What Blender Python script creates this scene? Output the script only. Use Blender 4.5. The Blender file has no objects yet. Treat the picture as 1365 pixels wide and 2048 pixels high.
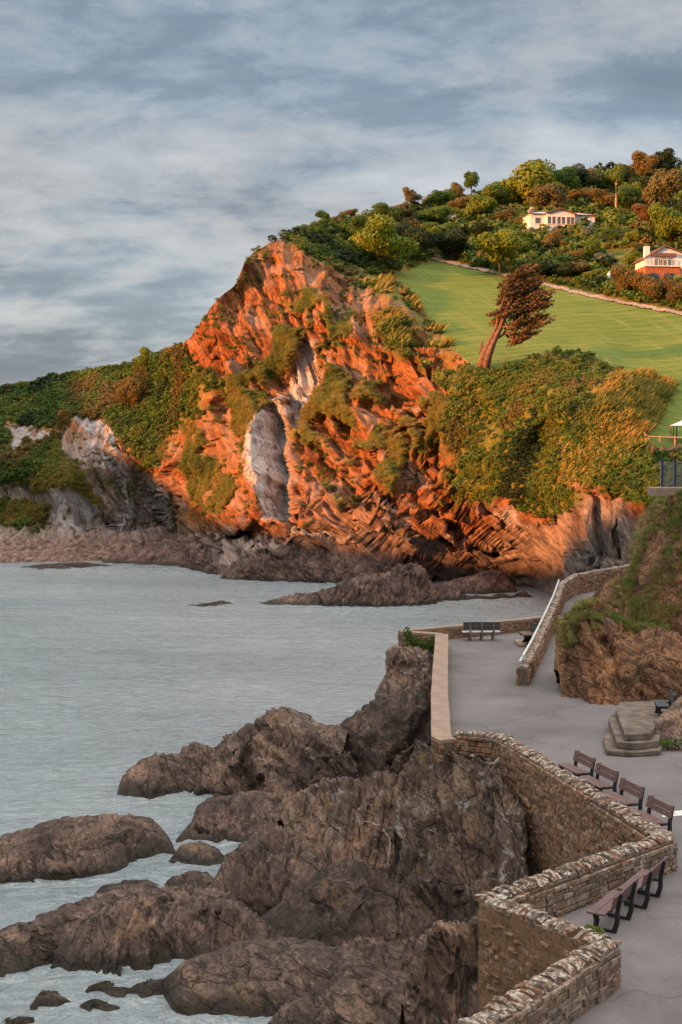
import bpy, math, random
import numpy as np
from mathutils import Vector, Matrix
R = math.radians
S = bpy.context.scene
COL = S.collection
rng = np.random.default_rng(7)
random.seed(7)

# ------------------------------------------------------------------ camera, sky, sun, exposure
F, CX, CY, PITCH, CAMZ = 2600.0, 682.5, 1024.0, math.atan(124 / 2600.0), 15.5
cd = bpy.data.cameras.new('camera'); cam = bpy.data.objects.new('camera', cd); COL.objects.link(cam)
cam.location = (0, 0, CAMZ); cam.rotation_euler = (math.pi / 2 - PITCH, 0, 0)
cd.sensor_fit = 'VERTICAL'; cd.sensor_height = 36; cd.lens = F / 2048 * 36; cd.clip_end = 6000; cd.clip_start = .5
S.camera = cam
SUN_AZ, SUN_EL = R(62), R(9)          # direction the light travels, measured from +Y towards +X
sd = bpy.data.lights.new('sun', 'SUN'); sd.energy = 4.6; sd.angle = R(.6); sd.color = (1.0, .385, .115)
sun = bpy.data.objects.new('sun', sd); COL.objects.link(sun)
ldir = Vector((math.sin(SUN_AZ) * math.cos(SUN_EL), math.cos(SUN_AZ) * math.cos(SUN_EL), -math.sin(SUN_EL)))
sun.rotation_euler = ldir.to_track_quat('-Z', 'Y').to_euler(); sun.location = (-60, 0, 60)
S.view_settings.view_transform = 'Standard'; S.view_settings.look = 'None'
S.view_settings.exposure = 1.35; S.view_settings.gamma = 1; S.view_settings.use_curve_mapping = False

class NT:
    """small helper to write node trees"""
    def __init__(s, t): s.t = t; s.n = t.nodes; s.l = t.links
    def add(s, typ, **k):
        n = s.n.new(typ)
        for a, b in k.items(): setattr(n, a, b)
        return n
    def link(s, a, b): s.l.new(a, b)
    def put(s, sock, v):
        if hasattr(v, 'is_output') or isinstance(v, bpy.types.NodeSocket): s.l.new(v, sock)
        else: sock.default_value = v
    def math(s, op, a, b=0.0, c=None, clamp=False):
        n = s.add('ShaderNodeMath', operation=op, use_clamp=clamp); s.put(n.inputs[0], a); s.put(n.inputs[1], b)
        if c is not None: s.put(n.inputs[2], c)
        return n.outputs[0]
    def vmath(s, op, a, b=(0, 0, 0)):
        n = s.add('ShaderNodeVectorMath', operation=op); s.put(n.inputs[0], a); s.put(n.inputs[1], b); return n.outputs[0]
    def noise(s, vec, scale, detail=4, rough=.55, lac=2.0, dist=0.0):
        n = s.add('ShaderNodeTexNoise'); s.put(n.inputs['Vector'], vec); n.inputs['Scale'].default_value = scale
        n.inputs['Detail'].default_value = detail; n.inputs['Roughness'].default_value = rough
        n.inputs['Lacunarity'].default_value = lac; n.inputs['Distortion'].default_value = dist
        return n.outputs['Fac']
    def ramp(s, fac, stops, interp='LINEAR'):
        n = s.add('ShaderNodeValToRGB'); n.color_ramp.interpolation = interp; s.put(n.inputs[0], fac); e = n.color_ramp.elements
        while len(e) < len(stops): e.new(.5)
        for i, (p, c) in enumerate(stops):
            e[i].position = p; e[i].color = (c, c, c, 1) if isinstance(c, (int, float)) else (*c, 1)
        return n.outputs[0]
    def mix(s, fac, a, b, mode='MIX'):
        n = s.add('ShaderNodeMix', data_type='RGBA', blend_type=mode); s.put(n.inputs[0], fac)
        for k, v in ((6, a), (7, b)):
            s.put(n.inputs[k], (*v, 1) if isinstance(v, tuple) and len(v) == 3 else v)
        return n.outputs[2]
    def mapping(s, vec, scale=(1, 1, 1), rot=(0, 0, 0)):
        if any(rot):      # turn first, then stretch along the turned axes
            n = s.add('ShaderNodeMapping'); s.put(n.inputs[0], vec); n.inputs['Rotation'].default_value = rot; vec = n.outputs[0]
        n = s.add('ShaderNodeMapping'); s.put(n.inputs[0], vec); n.inputs['Scale'].default_value = scale
        return n.outputs[0]

W = bpy.data.worlds.new('World'); S.world = W; W.use_nodes = True
w = NT(W.node_tree); w.n.clear()
tc = w.add('ShaderNodeTexCoord').outputs['Generated']
sky = w.add('ShaderNodeTexSky', sky_type='NISHITA', sun_disc=False); sky.sun_elevation = SUN_EL
sky.sun_rotation = SUN_AZ + math.pi; sky.air_density = 1.0; sky.dust_density = 1.5; sky.ozone_density = 2.5
sep = w.add('ShaderNodeSeparateXYZ'); w.link(tc, sep.inputs[0])
dz = w.math('MAXIMUM', sep.outputs[2], 0.0)
den = w.math('ADD', dz, .26)
cx_ = w.math('DIVIDE', sep.outputs[0], den); cy_ = w.math('DIVIDE', sep.outputs[1], den)
cmb = w.add('ShaderNodeCombineXYZ'); w.link(cx_, cmb.inputs[0]); w.link(cy_, cmb.inputs[1])
cv = w.mapping(cmb.outputs[0], (2.1, 2.9, 1), (0, 0, R(4)))
n1 = w.noise(w.vmath('ADD', cv, (6.4, 3.2, 0)), 1.15, 7, .52, 2.1, .35)
n2 = w.noise(w.vmath('ADD', cv, (11.3, 2.2, 4)), 2.6, 9, .62, 2.1, .25)
n3 = w.noise(w.vmath('ADD', cv, (1.3, 22.2, 9)), .55, 3, .5)
dens = w.math('ADD', w.math('MULTIPLY', n1, .46), w.math('ADD', w.math('MULTIPLY', n2, .40), w.math('MULTIPLY', n3, .14)))
bnd = w.ramp(sep.outputs[2], [(.0, .50), (.09, .46), (.155, .56), (.215, .68), (.262, .34), (.30, .44), (.34, .40), (.5, .5)])
dens = w.math('ADD', dens, w.math('MULTIPLY', w.math('SUBTRACT', bnd, .5), .42))
cloud = w.ramp(dens, [(.40, (1.45, 1.70, 2.0)), (.465, (1.85, 2.12, 2.42)), (.51, (2.6, 2.9, 3.15)), (.55, (3.3, 3.42, 3.5)), (.65, (4.4, 4.42, 4.4))])
warm = w.ramp(sep.outputs[2], [(.0, (.40, .385, .38)), (.14, (.42, .41, .405)), (.31, (.355, .36, .365)), (.48, (.80, .74, .69)), (.68, (2.1, 1.88, 1.66)), (.95, (3.7, 3.25, 2.8))])
cloud = w.mix(1.0, cloud, warm, 'MULTIPLY')
gap = w.ramp(n3, [(.40, .16), (.6, .04)])
col = w.mix(gap, cloud, sky.outputs[0])
bg = w.add('ShaderNodeBackground'); w.link(col, bg.inputs[0]); bg.inputs[1].default_value = .14
wo = w.add('ShaderNodeOutputWorld'); w.link(bg.outputs[0], wo.inputs[0])

# ------------------------------------------------------------------ geometry helpers
ct, st = math.cos(PITCH), math.sin(PITCH)
def ray(px, py):
    px = np.asarray(px, float); py = np.asarray(py, float)
    a = (px - CX) / F; b = (CY - py) / F
    return np.stack([a + 0 * b, ct + st * b + 0 * a, -st + ct * b + 0 * a], -1)
def P(px, py, D):
    """world point seen at photo pixel px,py at distance D metres along +Y"""
    r = ray(px, py); r = r / r[..., 1:2] * np.asarray(D, float)[..., None]
    r[..., 2] += CAMZ; return r
def G(px, py, z):
    """world point seen at photo pixel px,py on the level z"""
    r = ray(px, py); k = (z - CAMZ) / r[..., 2]; r = r * np.asarray(k)[..., None]; r[..., 2] += CAMZ; return r
def proj(p):
    p = np.asarray(p, float); q = p - np.array([0, 0, CAMZ])
    f = q[..., 1] * ct - q[..., 2] * st; u = q[..., 1] * st + q[..., 2] * ct
    return CX + F * q[..., 0] / f, CY - F * u / f

def _hash(ix, iy, iz, seed):
    h = (ix.astype(np.uint32) * np.uint32(374761393)) ^ (iy.astype(np.uint32) * np.uint32(668265263)) ^ (iz.astype(np.uint32) * np.uint32(2147483647 - 1013)) ^ np.uint32((seed * 1442695041) & 0xffffffff)
    h = (h ^ (h >> np.uint32(13))) * np.uint32(1274126177); h = (h ^ (h >> np.uint32(15))) * np.uint32(2246822519)
    h = h ^ (h >> np.uint32(14)); return h.astype(np.float64) / 4294967295.0
def vn(p, seed=0):
    """value noise, 0..1"""
    i = np.floor(p); f = p - i; i = i.astype(np.int64); f = f * f * f * (f * (f * 6 - 15) + 10)
    o = 0
    for dx in (0, 1):
        wx = f[..., 0] if dx else 1 - f[..., 0]
        for dy in (0, 1):
            wy = f[..., 1] if dy else 1 - f[..., 1]
            for dz_ in (0, 1):
                wz = f[..., 2] if dz_ else 1 - f[..., 2]
                o = o + wx * wy * wz * _hash(i[..., 0] + dx, i[..., 1] + dy, i[..., 2] + dz_, seed)
    return o
def fbm(p, oct=4, seed=0, gain=.5, ridged=False):
    a, t, o = 1.0, 0.0, 0
    for k in range(oct):
        n = vn(p * (2.03 ** k) + 17.3 * k, seed + k)
        if ridged: n = 1 - np.abs(2 * n - 1)
        o = o + a * n; t += a; a *= gain
    return o / t
def cells(p, seed=0):
    """distance to nearest of jittered points and that cell's random value: gives faceted blocks"""
    i = np.floor(p).astype(np.int64); best = np.full(p.shape[:-1], 9.0); sec = best.copy(); val = best * 0
    for dx in (-1, 0, 1):
        for dy in (-1, 0, 1):
            for dz_ in (-1, 0, 1):
                c = i + np.array([dx, dy, dz_])
                j = np.stack([_hash(c[..., 0], c[..., 1], c[..., 2], seed + k) for k in (0, 1, 2)], -1)
                d = np.linalg.norm(c + j - p, axis=-1); v = _hash(c[..., 0], c[..., 1], c[..., 2], seed + 5)
                nb = d < best; sec = np.where(nb, best, np.minimum(sec, d)); val = np.where(nb, v, val); best = np.where(nb, d, best)
    return sec - best, val
def sm(x, a, b):
    t = np.clip((x - a) / (b - a), 0, 1); return t * t * (3 - 2 * t)
def insidepoly(px, py, poly, soft=6.0):
    """soft 0..1 membership of photo-pixel polygon"""
    poly = np.asarray(poly, float); ins = np.zeros(px.shape, bool); d = np.full(px.shape, 1e9)
    for (x0, y0), (x1, y1) in zip(poly, np.roll(poly, -1, 0)):
        c = ((y0 > py) != (y1 > py)) & (px < (x1 - x0) * (py - y0) / ((y1 - y0) if y1 != y0 else 1e-9) + x0)
        ins ^= c
        ex, ey = x1 - x0, y1 - y0; t = np.clip(((px - x0) * ex + (py - y0) * ey) / (ex * ex + ey * ey + 1e-9), 0, 1)
        d = np.minimum(d, np.hypot(px - x0 - t * ex, py - y0 - t * ey))
    return sm(np.where(ins, d, -d), -soft, soft)
def linedist(px, py, line):
    d = np.full(px.shape, 1e9)
    for (x0, y0), (x1, y1) in zip(line[:-1], line[1:]):
        ex, ey = x1 - x0, y1 - y0; t = np.clip(((px - x0) * ex + (py - y0) * ey) / (ex * ex + ey * ey + 1e-9), 0, 1)
        d = np.minimum(d, np.hypot(px - x0 - t * ex, py - y0 - t * ey))
    return d

def mesh_np(name, v, f, mat=None, smooth=True, parent=None, attrs=None, link=True):
    v = np.ascontiguousarray(v, np.float32).reshape(-1, 3); f = np.ascontiguousarray(f, np.int32); k = f.shape[1]
    me = bpy.data.meshes.new(name); me.vertices.add(len(v)); me.vertices.foreach_set('co', v.ravel())
    me.loops.add(f.size); me.loops.foreach_set('vertex_index', f.ravel())
    me.polygons.add(len(f)); me.polygons.foreach_set('loop_start', np.arange(0, f.size, k, dtype=np.int32))
    me.polygons.foreach_set('loop_total', np.full(len(f), k, np.int32))
    me.polygons.foreach_set('use_smooth', np.full(len(f), smooth))
    me.update(calc_edges=True)
    for an, arr in (attrs or {}).items():
        at = me.attributes.new(an, 'FLOAT', 'POINT'); at.data.foreach_set('value', np.ascontiguousarray(arr, np.float32).ravel())
    if mat: me.materials.append(mat)
    if not link: return me
    o = bpy.data.objects.new(name, me); COL.objects.link(o)
    if parent: o.parent = parent
    return o
def gridfaces(nu, nv, off=0):
    a = (np.arange(nu - 1)[:, None] * nv + np.arange(nv - 1)[None]).ravel() + off
    return np.stack([a, a + nv, a + nv + 1, a + 1], -1)
def gridnormals(V):
    du = np.gradient(V, axis=0); dv = np.gradient(V, axis=1); n = np.cross(du, dv)
    return n / (np.linalg.norm(n, axis=-1, keepdims=True) + 1e-9)

class MB:
    """collects simple solids, then builds ONE mesh object"""
    def __init__(s): s.v = []; s.f = []
    def add(s, vs, fs):
        o = len(s.v); s.v += [tuple(map(float, q)) for q in vs]; s.f += [tuple(i + o for i in q) for q in fs]; return s
    def box(s, c, d, rz=0.0, M=None):
        x, y, z = [k / 2 for k in d]; vs = []
        for k in ((-x, -y, -z), (x, -y, -z), (x, y, -z), (-x, y, -z), (-x, -y, z), (x, -y, z), (x, y, z), (-x, y, z)):
            q = Vector(k); q = (M @ q) if M else Matrix.Rotation(rz, 3, 'Z') @ q; vs.append(q + Vector(c))
        return s.add(vs, [(0, 3, 2, 1), (4, 5, 6, 7), (0, 1, 5, 4), (1, 2, 6, 5), (2, 3, 7, 6), (3, 0, 4, 7)])
    def prism(s, poly, a, b, axis):
        """polygon of 2D points extruded between a and b; axis x: points are (y,z); y: (x,z); z: (x,y)"""
        n = len(poly); mk = {'x': lambda p, t: (t, p[0], p[1]), 'y': lambda p, t: (p[0], t, p[1]), 'z': lambda p, t: (p[0], p[1], t)}[axis]
        return s.add([mk(p, a) for p in poly] + [mk(p, b) for p in poly], [tuple(range(n))[::-1], tuple(range(n, 2 * n))] + [(i, (i + 1) % n, (i + 1) % n + n, i + n) for i in range(n)])
    def tube(s, pts, rad, n=8):
        pts = [Vector(p) for p in pts]; rad = rad if isinstance(rad, (list, tuple)) else [rad] * len(pts); vs = []; fs = []
        for i, p in enumerate(pts):
            d = (pts[min(i + 1, len(pts) - 1)] - pts[max(i - 1, 0)]).normalized(); q = d.to_track_quat('Z', 'X')
            for k in range(n):
                a = 2 * math.pi * k / n; vs.append(p + q @ Vector((math.cos(a) * rad[i], math.sin(a) * rad[i], 0)))
        for i in range(len(pts) - 1):
            for k in range(n): fs.append((i * n + k, i * n + (k + 1) % n, (i + 1) * n + (k + 1) % n, (i + 1) * n + k))
        fs.append(tuple(range(n))[::-1]); fs.append(tuple(range((len(pts) - 1) * n, len(pts) * n)))
        return s.add(vs, fs)
    def mesh(s, name, mat, bevel=0, smooth=False):
        me = bpy.data.meshes.new(name); me.from_pydata(s.v, [], s.f)
        if bevel:
            import bmesh
            bm = bmesh.new(); bm.from_mesh(me); bmesh.ops.bevel(bm, geom=bm.edges[:], offset=bevel, segments=1, affect='EDGES'); bm.to_mesh(me); bm.free()
        if mat: me.materials.append(mat)
        if smooth: me.polygons.foreach_set('use_smooth', [True] * len(me.polygons))
        me.update(); return me
    def build(s, name, mat, parent=None, bevel=0, smooth=False):
        o = bpy.data.objects.new(name, s.mesh(name, mat, bevel, smooth)); COL.objects.link(o)
        if parent: o.parent = parent
        return o
def inst(name, me, parent, loc=(0, 0, 0), rot=(0, 0, 0), sc=(1, 1, 1)):
    o = bpy.data.objects.new(name, me); COL.objects.link(o); o.parent = parent
    o.location = loc; o.rotation_euler = rot; o.scale = sc; return o
def tag(o, label=None, cat=None, group=None, kind=None):
    for k, v in (('label', label), ('category', cat), ('group', group), ('kind', kind)):
        if v: o[k] = v
    return o
def empty(name, loc, rz=0.0, label=None, cat=None, group=None):
    o = bpy.data.objects.new(name, None); COL.objects.link(o); o.location = tuple(map(float, loc)); o.rotation_euler = (0, 0, rz); o.empty_display_size = .3
    return tag(o, label, cat, group)
def copy_tree(o, parent=None):
    c = o.copy(); COL.objects.link(c)
    if parent: c.parent = parent
    for ch in list(o.children): copy_tree(ch, c)
    return c

# ------------------------------------------------------------------ materials
def mat_base(name, rough=.85, spec=.25):
    m = bpy.data.materials.new(name); m.use_nodes = True; t = NT(m.node_tree); b = t.n['Principled BSDF']
    b.inputs['Roughness'].default_value = rough; b.inputs['Specular IOR Level'].default_value = spec
    return m, t, b
def bump(t, b, h, strength=.5, dist=.1, normal=None):
    n = t.add('ShaderNodeBump'); n.inputs['Strength'].default_value = strength; n.inputs['Distance'].default_value = dist
    t.put(n.inputs['Height'], h)
    if normal is not None: t.link(normal, n.inputs['Normal'])
    t.link(n.outputs[0], b.inputs['Normal']); return n.outputs[0]
def pos(t): return t.add('ShaderNodeNewGeometry').outputs['Position']
def attr(t, name): return t.add('ShaderNodeAttribute', attribute_name=name).outputs['Fac']
def flat(name, c, rough=.7, spec=.3, var=.12, sc=6.0, metal=0.0, bmp=.15):
    m, t, b = mat_base(name, rough, spec); o = t.add('ShaderNodeTexCoord').outputs['Object']
    n = t.noise(o, sc, 6, .6); d = tuple(max(0, k * (1 - var * 2)) for k in c); e = tuple(min(1, k * (1 + var)) for k in c)
    t.link(t.mix(t.ramp(n, [(.3, 0.0), (.7, 1.0)]), d, e), b.inputs['Base Color']); b.inputs['Metallic'].default_value = metal
    bump(t, b, t.noise(o, sc * 6, 4, .6), bmp, .02); return m

def leaf_material(name, cols, rough=.6):
    """foliage whose colour differs from plant to plant and leaf to leaf"""
    m, t, b = mat_base(name, rough, .2)
    oi = t.add('ShaderNodeObjectInfo').outputs['Random']; g = t.add('ShaderNodeNewGeometry').outputs['Random Per Island']
    big = t.noise(pos(t), .16, 2, .5)
    k = t.math('ADD', t.math('MULTIPLY', oi, .24), t.math('ADD', t.math('MULTIPLY', g, .20), t.math('MULTIPLY', t.ramp(big, [(.34, 0.0), (.66, 1.0)]), .56)), clamp=True)
    n = len(cols); c = t.ramp(k, [(.08 + .84 * i / (n - 1), q) for i, q in enumerate(cols)])
    t.link(c, b.inputs['Base Color'])
    tr = t.add('ShaderNodeBsdfTranslucent'); t.link(c, tr.inputs[0]); ms = t.add('ShaderNodeMixShader'); ms.inputs[0].default_value = .28
    t.link(b.outputs[0], ms.inputs[1]); t.link(tr.outputs[0], ms.inputs[2]); t.link(ms.outputs[0], t.n['Material Output'].inputs[0])
    return m
M = {}
M['leaf_scrub'] = leaf_material('scrub_leaves', [(.028, .052, .010), (.06, .10, .016), (.105, .14, .02), (.15, .155, .025), (.20, .145, .03)])
M['leaf_grass'] = leaf_material('grass_blades', [(.10, .13, .02), (.17, .19, .03), (.27, .23, .05), (.34, .20, .05)])
M['leaf_wind'] = leaf_material('windswept_leaves', [(.10, .115, .02), (.17, .16, .026), (.26, .20, .035), (.30, .17, .035)])
M['leaf_bank'] = leaf_material('bank_grass', [(.08, .11, .022), (.16, .18, .035), (.28, .25, .08), (.38, .32, .14)])
M['leaf_straw'] = leaf_material('straw_grass', [(.16, .14, .04), (.30, .23, .08), (.42, .32, .14)])
M['leaf_yellow'] = leaf_material('yellow_green_leaves', [(.10, .14, .012), (.16, .20, .018), (.22, .235, .022)])
M['leaf_green'] = leaf_material('green_leaves', [(.05, .10, .014), (.09, .15, .02), (.14, .18, .022)])
M['leaf_dark'] = leaf_material('dark_leaves', [(.018, .033, .010), (.032, .052, .014), (.05, .07, .018)])
M['leaf_rust'] = leaf_material('rust_leaves', [(.10, .08, .020), (.15, .105, .026), (.20, .125, .03)])
M['leaf_tan'] = leaf_material('tan_green_leaves', [(.10, .09, .028), (.15, .125, .038), (.19, .14, .045)])
M['leaf_grey'] = leaf_material('grey_green_leaves', [(.10, .13, .09), (.17, .20, .14), (.24, .26, .19)])
M['leaf_cypress'] = leaf_material('cypress_needles', [(.07, .05, .016), (.16, .085, .028), (.30, .125, .045)])
M['blossom'] = leaf_material('pale_blossom', [(.30, .28, .20), (.50, .46, .36), (.62, .58, .48)])
M['pink'] = flat('pink_petals', (.55, .22, .33), var=.2)
M['bark'] = flat('bark', (.16, .095, .055), .95, .1, .3, 3, bmp=.6)
M['bark_old'] = flat('old_cypress_bark', (.20, .11, .07), .95, .1, .3, 2.5, bmp=.8)

def headland_material():
    m, t, b = mat_base('headland_rock_and_turf', .92, .15); p = pos(t)
    veg, pale, grey = attr(t, 'veg'), attr(t, 'pale'), attr(t, 'grey'); low = attr(t, 'beach')
    steep = attr(t, 'steep')
    st1 = t.mix(steep, t.noise(t.mapping(p, (.20, .2, 1.5), (0, R(-38), 0)), 1.0, 6, .64, 2.1, .7), t.noise(t.mapping(p, (.22, .2, 1.3), (0, R(-60), 0)), 1.0, 6, .64, 2.1, .9))
    st2 = t.mix(steep, t.noise(t.mapping(p, (.6, .6, 4.6), (0, R(-41), R(5))), 1.0, 6, .70, 2.1, .8), t.noise(t.mapping(p, (.6, .6, 3.8), (0, R(-62), R(5))), 1.0, 6, .70, 2.1, .8))
    big = t.noise(p, .09, 4, .55)
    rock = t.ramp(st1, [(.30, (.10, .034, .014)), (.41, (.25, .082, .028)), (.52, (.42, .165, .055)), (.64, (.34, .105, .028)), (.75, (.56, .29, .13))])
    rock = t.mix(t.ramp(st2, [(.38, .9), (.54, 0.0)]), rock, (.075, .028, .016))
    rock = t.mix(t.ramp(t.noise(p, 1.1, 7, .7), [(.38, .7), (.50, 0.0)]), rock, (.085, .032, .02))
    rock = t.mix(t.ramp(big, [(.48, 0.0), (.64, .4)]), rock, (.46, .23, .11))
    grock = t.ramp(st1, [(.32, (.13, .10, .085)), (.48, (.31, .22, .18)), (.60, (.46, .34, .28)), (.72, (.32, .20, .15))])
    grock = t.mix(t.ramp(st2, [(.34, .7), (.55, 0.0)]), grock, (.07, .05, .042))
    rock = t.mix(t.ramp(t.noise(t.mapping(p, (.10, .1, .35), (0, R(-45), 0)), 1.0, 5, .6), [(.50, 0.0), (.62, .6)]), rock, t.mix(.45, grock, (.40, .24, .17)))
    rock = t.mix(grey, rock, grock)
    pn = t.noise(t.mapping(p, (.5, .5, .22)), 1.4, 8, .68, 2.2, .4)
    vz = t.add('ShaderNodeTexVoronoi', feature='DISTANCE_TO_EDGE'); t.link(t.vmath('ADD', t.mapping(p, (1, 1, .55)), t.mix(.7, (0, 0, 0), p)), vz.inputs[0])
    t.l.remove(vz.inputs[0].links[0])
    wv = t.add('ShaderNodeTexNoise'); t.link(p, wv.inputs['Vector']); wv.inputs['Scale'].default_value = .7; wv.inputs['Detail'].default_value = 5
    t.link(t.vmath('ADD', t.mapping(p, (1, 1, .5)), t.vmath('MULTIPLY', wv.outputs['Color'], (2.2, 2.2, 2.2))), vz.inputs[0]); vz.inputs['Scale'].default_value = .42
    crack = t.ramp(vz.outputs[0], [(.0, 1.0), (.03, 0.0)])
    pcol = t.ramp(pn, [(.34, (.20, .17, .16)), (.46, (.42, .39, .38)), (.60, (.56, .53, .52)), (.72, (.42, .36, .33))])
    pcol = t.mix(crack, pcol, (.12, .09, .08))
    rock = t.mix(pale, rock, pcol)
    gn = t.noise(p, .55, 7, .65)
    turf = t.ramp(gn, [(.34, (.045, .055, .012)), (.46, (.11, .12, .022)), (.56, (.18, .16, .03)), (.68, (.26, .16, .045))])
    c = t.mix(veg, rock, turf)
    bn = t.noise(p, 1.3, 8, .7)
    bc = t.ramp(bn, [(.36, (.07, .045, .036)), (.48, (.20, .12, .095)), (.58, (.30, .20, .16)), (.68, (.46, .35, .29))])
    c = t.mix(low, c, bc)
    t.link(c, b.inputs['Base Color'])
    h = t.math('ADD', t.math('MULTIPLY', st2, .8), t.math('ADD', t.math('MULTIPLY', st1, .6), t.math('MULTIPLY', t.noise(p, 2.6, 8, .7), .55)))
    h = t.math('SUBTRACT', h, t.math('MULTIPLY', crack, t.math('MULTIPLY', pale, .25)))
    bump(t, b, h, .85, .55); return m
M['headland'] = headland_material()

def lawn_material():
    m, t, b = mat_base('mown_grass', .95, .1); p = pos(t)
    big = t.noise(p, .05, 3, .5); fine = t.noise(p, 2.2, 7, .7)
    wv = t.add('ShaderNodeTexWave', wave_type='BANDS', bands_direction='X'); t.link(t.mapping(p, (1, .18, .2), (0, 0, R(63))), wv.inputs[0])
    wv.inputs['Scale'].default_value = .17; wv.inputs['Distortion'].default_value = 2.4; wv.inputs['Detail'].default_value = 3; wv.inputs['Detail Scale'].default_value = .8
    st_ = t.noise(t.mapping(p, (.09, 1.1, .5), (0, 0, R(-12))), 1.0, 6, .65)
    st2_ = t.noise(t.mapping(p, (1.2, .07, .2), (0, 0, R(-14))), 1.0, 5, .6)
    c = t.mix(t.ramp(big, [(.35, 0.0), (.65, 1.0)]), (.085, .118, .018), (.115, .14, .024))
    c = t.mix(t.ramp(wv.outputs[0], [(.35, 0.0), (.8, .22)]), c, (.19, .24, .05))
    c = t.mix(t.ramp(st_, [(.48, 0.0), (.62, .40)]), c, (.27, .24, .07))
    c = t.mix(t.ramp(st2_, [(.52, 0.0), (.68, .5)]), c, (.22, .21, .065))
    c = t.mix(t.ramp(fine, [(.35, .4), (.6, 0.0)]), c, (.07, .12, .016))
    t.link(c, b.inputs['Base Color']); bump(t, b, fine, .5, .12); return m
M['lawn'] = lawn_material()

def shore_material(name, tint=(1, 1, 1), strata=(0, 50, 0), pale=.5, wet=True):
    m, t, b = mat_base(name, .8, .3); p = pos(t)
    rot = tuple(R(k) for k in strata)
    s1 = t.noise(t.mapping(p, (.6, .6, 2.4), rot), 1.0, 8, .70, 2.1, 1.0)
    s2 = t.noise(t.mapping(p, (2.6, 2.6, 9.0), rot), 1.0, 7, .74, 2.1, 1.1)
    n = t.noise(p, .8, 8, .66); f = t.noise(p, 7.0, 8, .72)
    tc_ = lambda c: tuple(a * q for a, q in zip(c, tint))
    c = t.ramp(s1, [(.30, tc_((.040, .030, .026))), (.43, tc_((.115, .080, .062))), (.53, tc_((.20, .145, .115))), (.63, tc_((.13, .090, .068))), (.74, tc_((.27, .21, .17)))])
    c = t.mix(t.ramp(n, [(.42, .55), (.60, 0.0)]), c, tc_((.045, .034, .030)))
    c = t.mix(t.ramp(s2, [(.40, .85), (.54, 0.0)]), c, tc_((.030, .023, .020)))
    bigd = t.noise(p, .38, 5, .6, 2, .8); c = t.mix(t.ramp(bigd, [(.40, .72), (.52, 0.0)]), c, tc_((.040, .030, .026)))
    c = t.mix(t.ramp(t.noise(t.mapping(p, (1.6, 1.6, .22)), 1.3, 6, .65), [(.52, 0.0), (.64, .7)]), c, tc_((.032, .024, .02)))
    c = t.mix(t.ramp(bigd, [(.55, 0.0), (.68, .5)]), c, tc_((.25, .17, .115)))
    crust = t.math('MULTIPLY', t.ramp(t.noise(p, 1.9, 9, .78), [(.535, 0.0), (.63, 1.0)]), pale)
    sp = t.add('ShaderNodeSeparateXYZ'); t.link(p, sp.inputs[0])
    nz = t.add('ShaderNodeSeparateXYZ'); t.link(t.add('ShaderNodeNewGeometry').outputs['Normal'], nz.inputs[0])
    hi = t.ramp(sp.outputs[2], [(.0, 0.0), (1.0, 1.0)])
    zf = t.math('MULTIPLY', t.math('SUBTRACT', sp.outputs[2], .6), .5, clamp=True)
    up = t.math('ADD', t.math('MULTIPLY', nz.outputs[2], .7), .35, clamp=True)
    c = t.mix(t.math('MULTIPLY', crust, t.math('MULTIPLY', zf, up)), c, (.46, .42, .37))
    c = t.mix(t.math('MULTIPLY', t.ramp(t.noise(p, .9, 6, .7), [(.60, 0.0), (.66, .8)]), zf), c, (.24, .13, .045))
    c = t.mix(t.ramp(f, [(.38, .7), (.50, 0.0)]), c, tc_((.030, .022, .018)))
    g = t.noise(p, 3.2, 10, .78); c = t.mix(t.ramp(g, [(.55, 0.0), (.68, .55)]), c, tc_((.27, .21, .165)))
    if wet:
        wz = t.math('ADD', t.math('MULTIPLY', sp.outputs[2], 1.6), t.math('MULTIPLY', t.math('SUBTRACT', n, .5), 1.2))
        wf = t.ramp(wz, [(.25, .85), (.95, 0.0)])
        c = t.mix(wf, c, (.030, .024, .019)); c = t.mix(t.math('MULTIPLY', t.ramp(wz, [(.1, 1.0), (.5, 0.0)]), t.ramp(t.noise(p, 2.4, 6, .7), [(.5, 0.0), (.62, .6)])), c, (.085, .075, .022)); t.link(t.ramp(wz, [(.1, .3), (1.0, .82)]), b.inputs['Roughness'])
    vz = t.add('ShaderNodeTexVoronoi', feature='DISTANCE_TO_EDGE'); vz.inputs['Scale'].default_value = .75
    t.link(t.vmath('ADD', t.mapping(p, (.7, .7, 1.9), rot), t.vmath('MULTIPLY', t.noise(p, 1.6, 5, .6), (1.1, 1.1, 1.1))), vz.inputs[0])
    cr = t.ramp(vz.outputs[0], [(.0, 0.0), (.035, 1.0)])
    c = t.mix(t.math('MULTIPLY', t.math('SUBTRACT', 1.0, cr), .75), c, (.022, .017, .015))
    vn2 = t.noise(t.mapping(p, (.9, .9, 9.0), tuple(a + R(25) for a in rot)), 1.0, 8, .72, 2.1, 1.4)
    c = t.mix(t.math('MULTIPLY', t.ramp(vn2, [(.60, 0.0), (.66, .8)]), zf), c, tc_((.30, .245, .20)))
    t.link(c, b.inputs['Base Color'])
    h = t.math('ADD', t.math('MULTIPLY', s2, .55), t.math('ADD', t.math('MULTIPLY', s1, .7), t.math('ADD', t.math('MULTIPLY', f, .55), t.math('MULTIPLY', cr, .30))))
    bump(t, b, h, 1.0, .32); return m
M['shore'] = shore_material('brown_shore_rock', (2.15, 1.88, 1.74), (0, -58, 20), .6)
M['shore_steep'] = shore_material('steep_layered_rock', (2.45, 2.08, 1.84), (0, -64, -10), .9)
M['shore_dark'] = shore_material('dark_shore_rock', (1.2, 1.04, .98), (0, -48, 10), .3)
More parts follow.
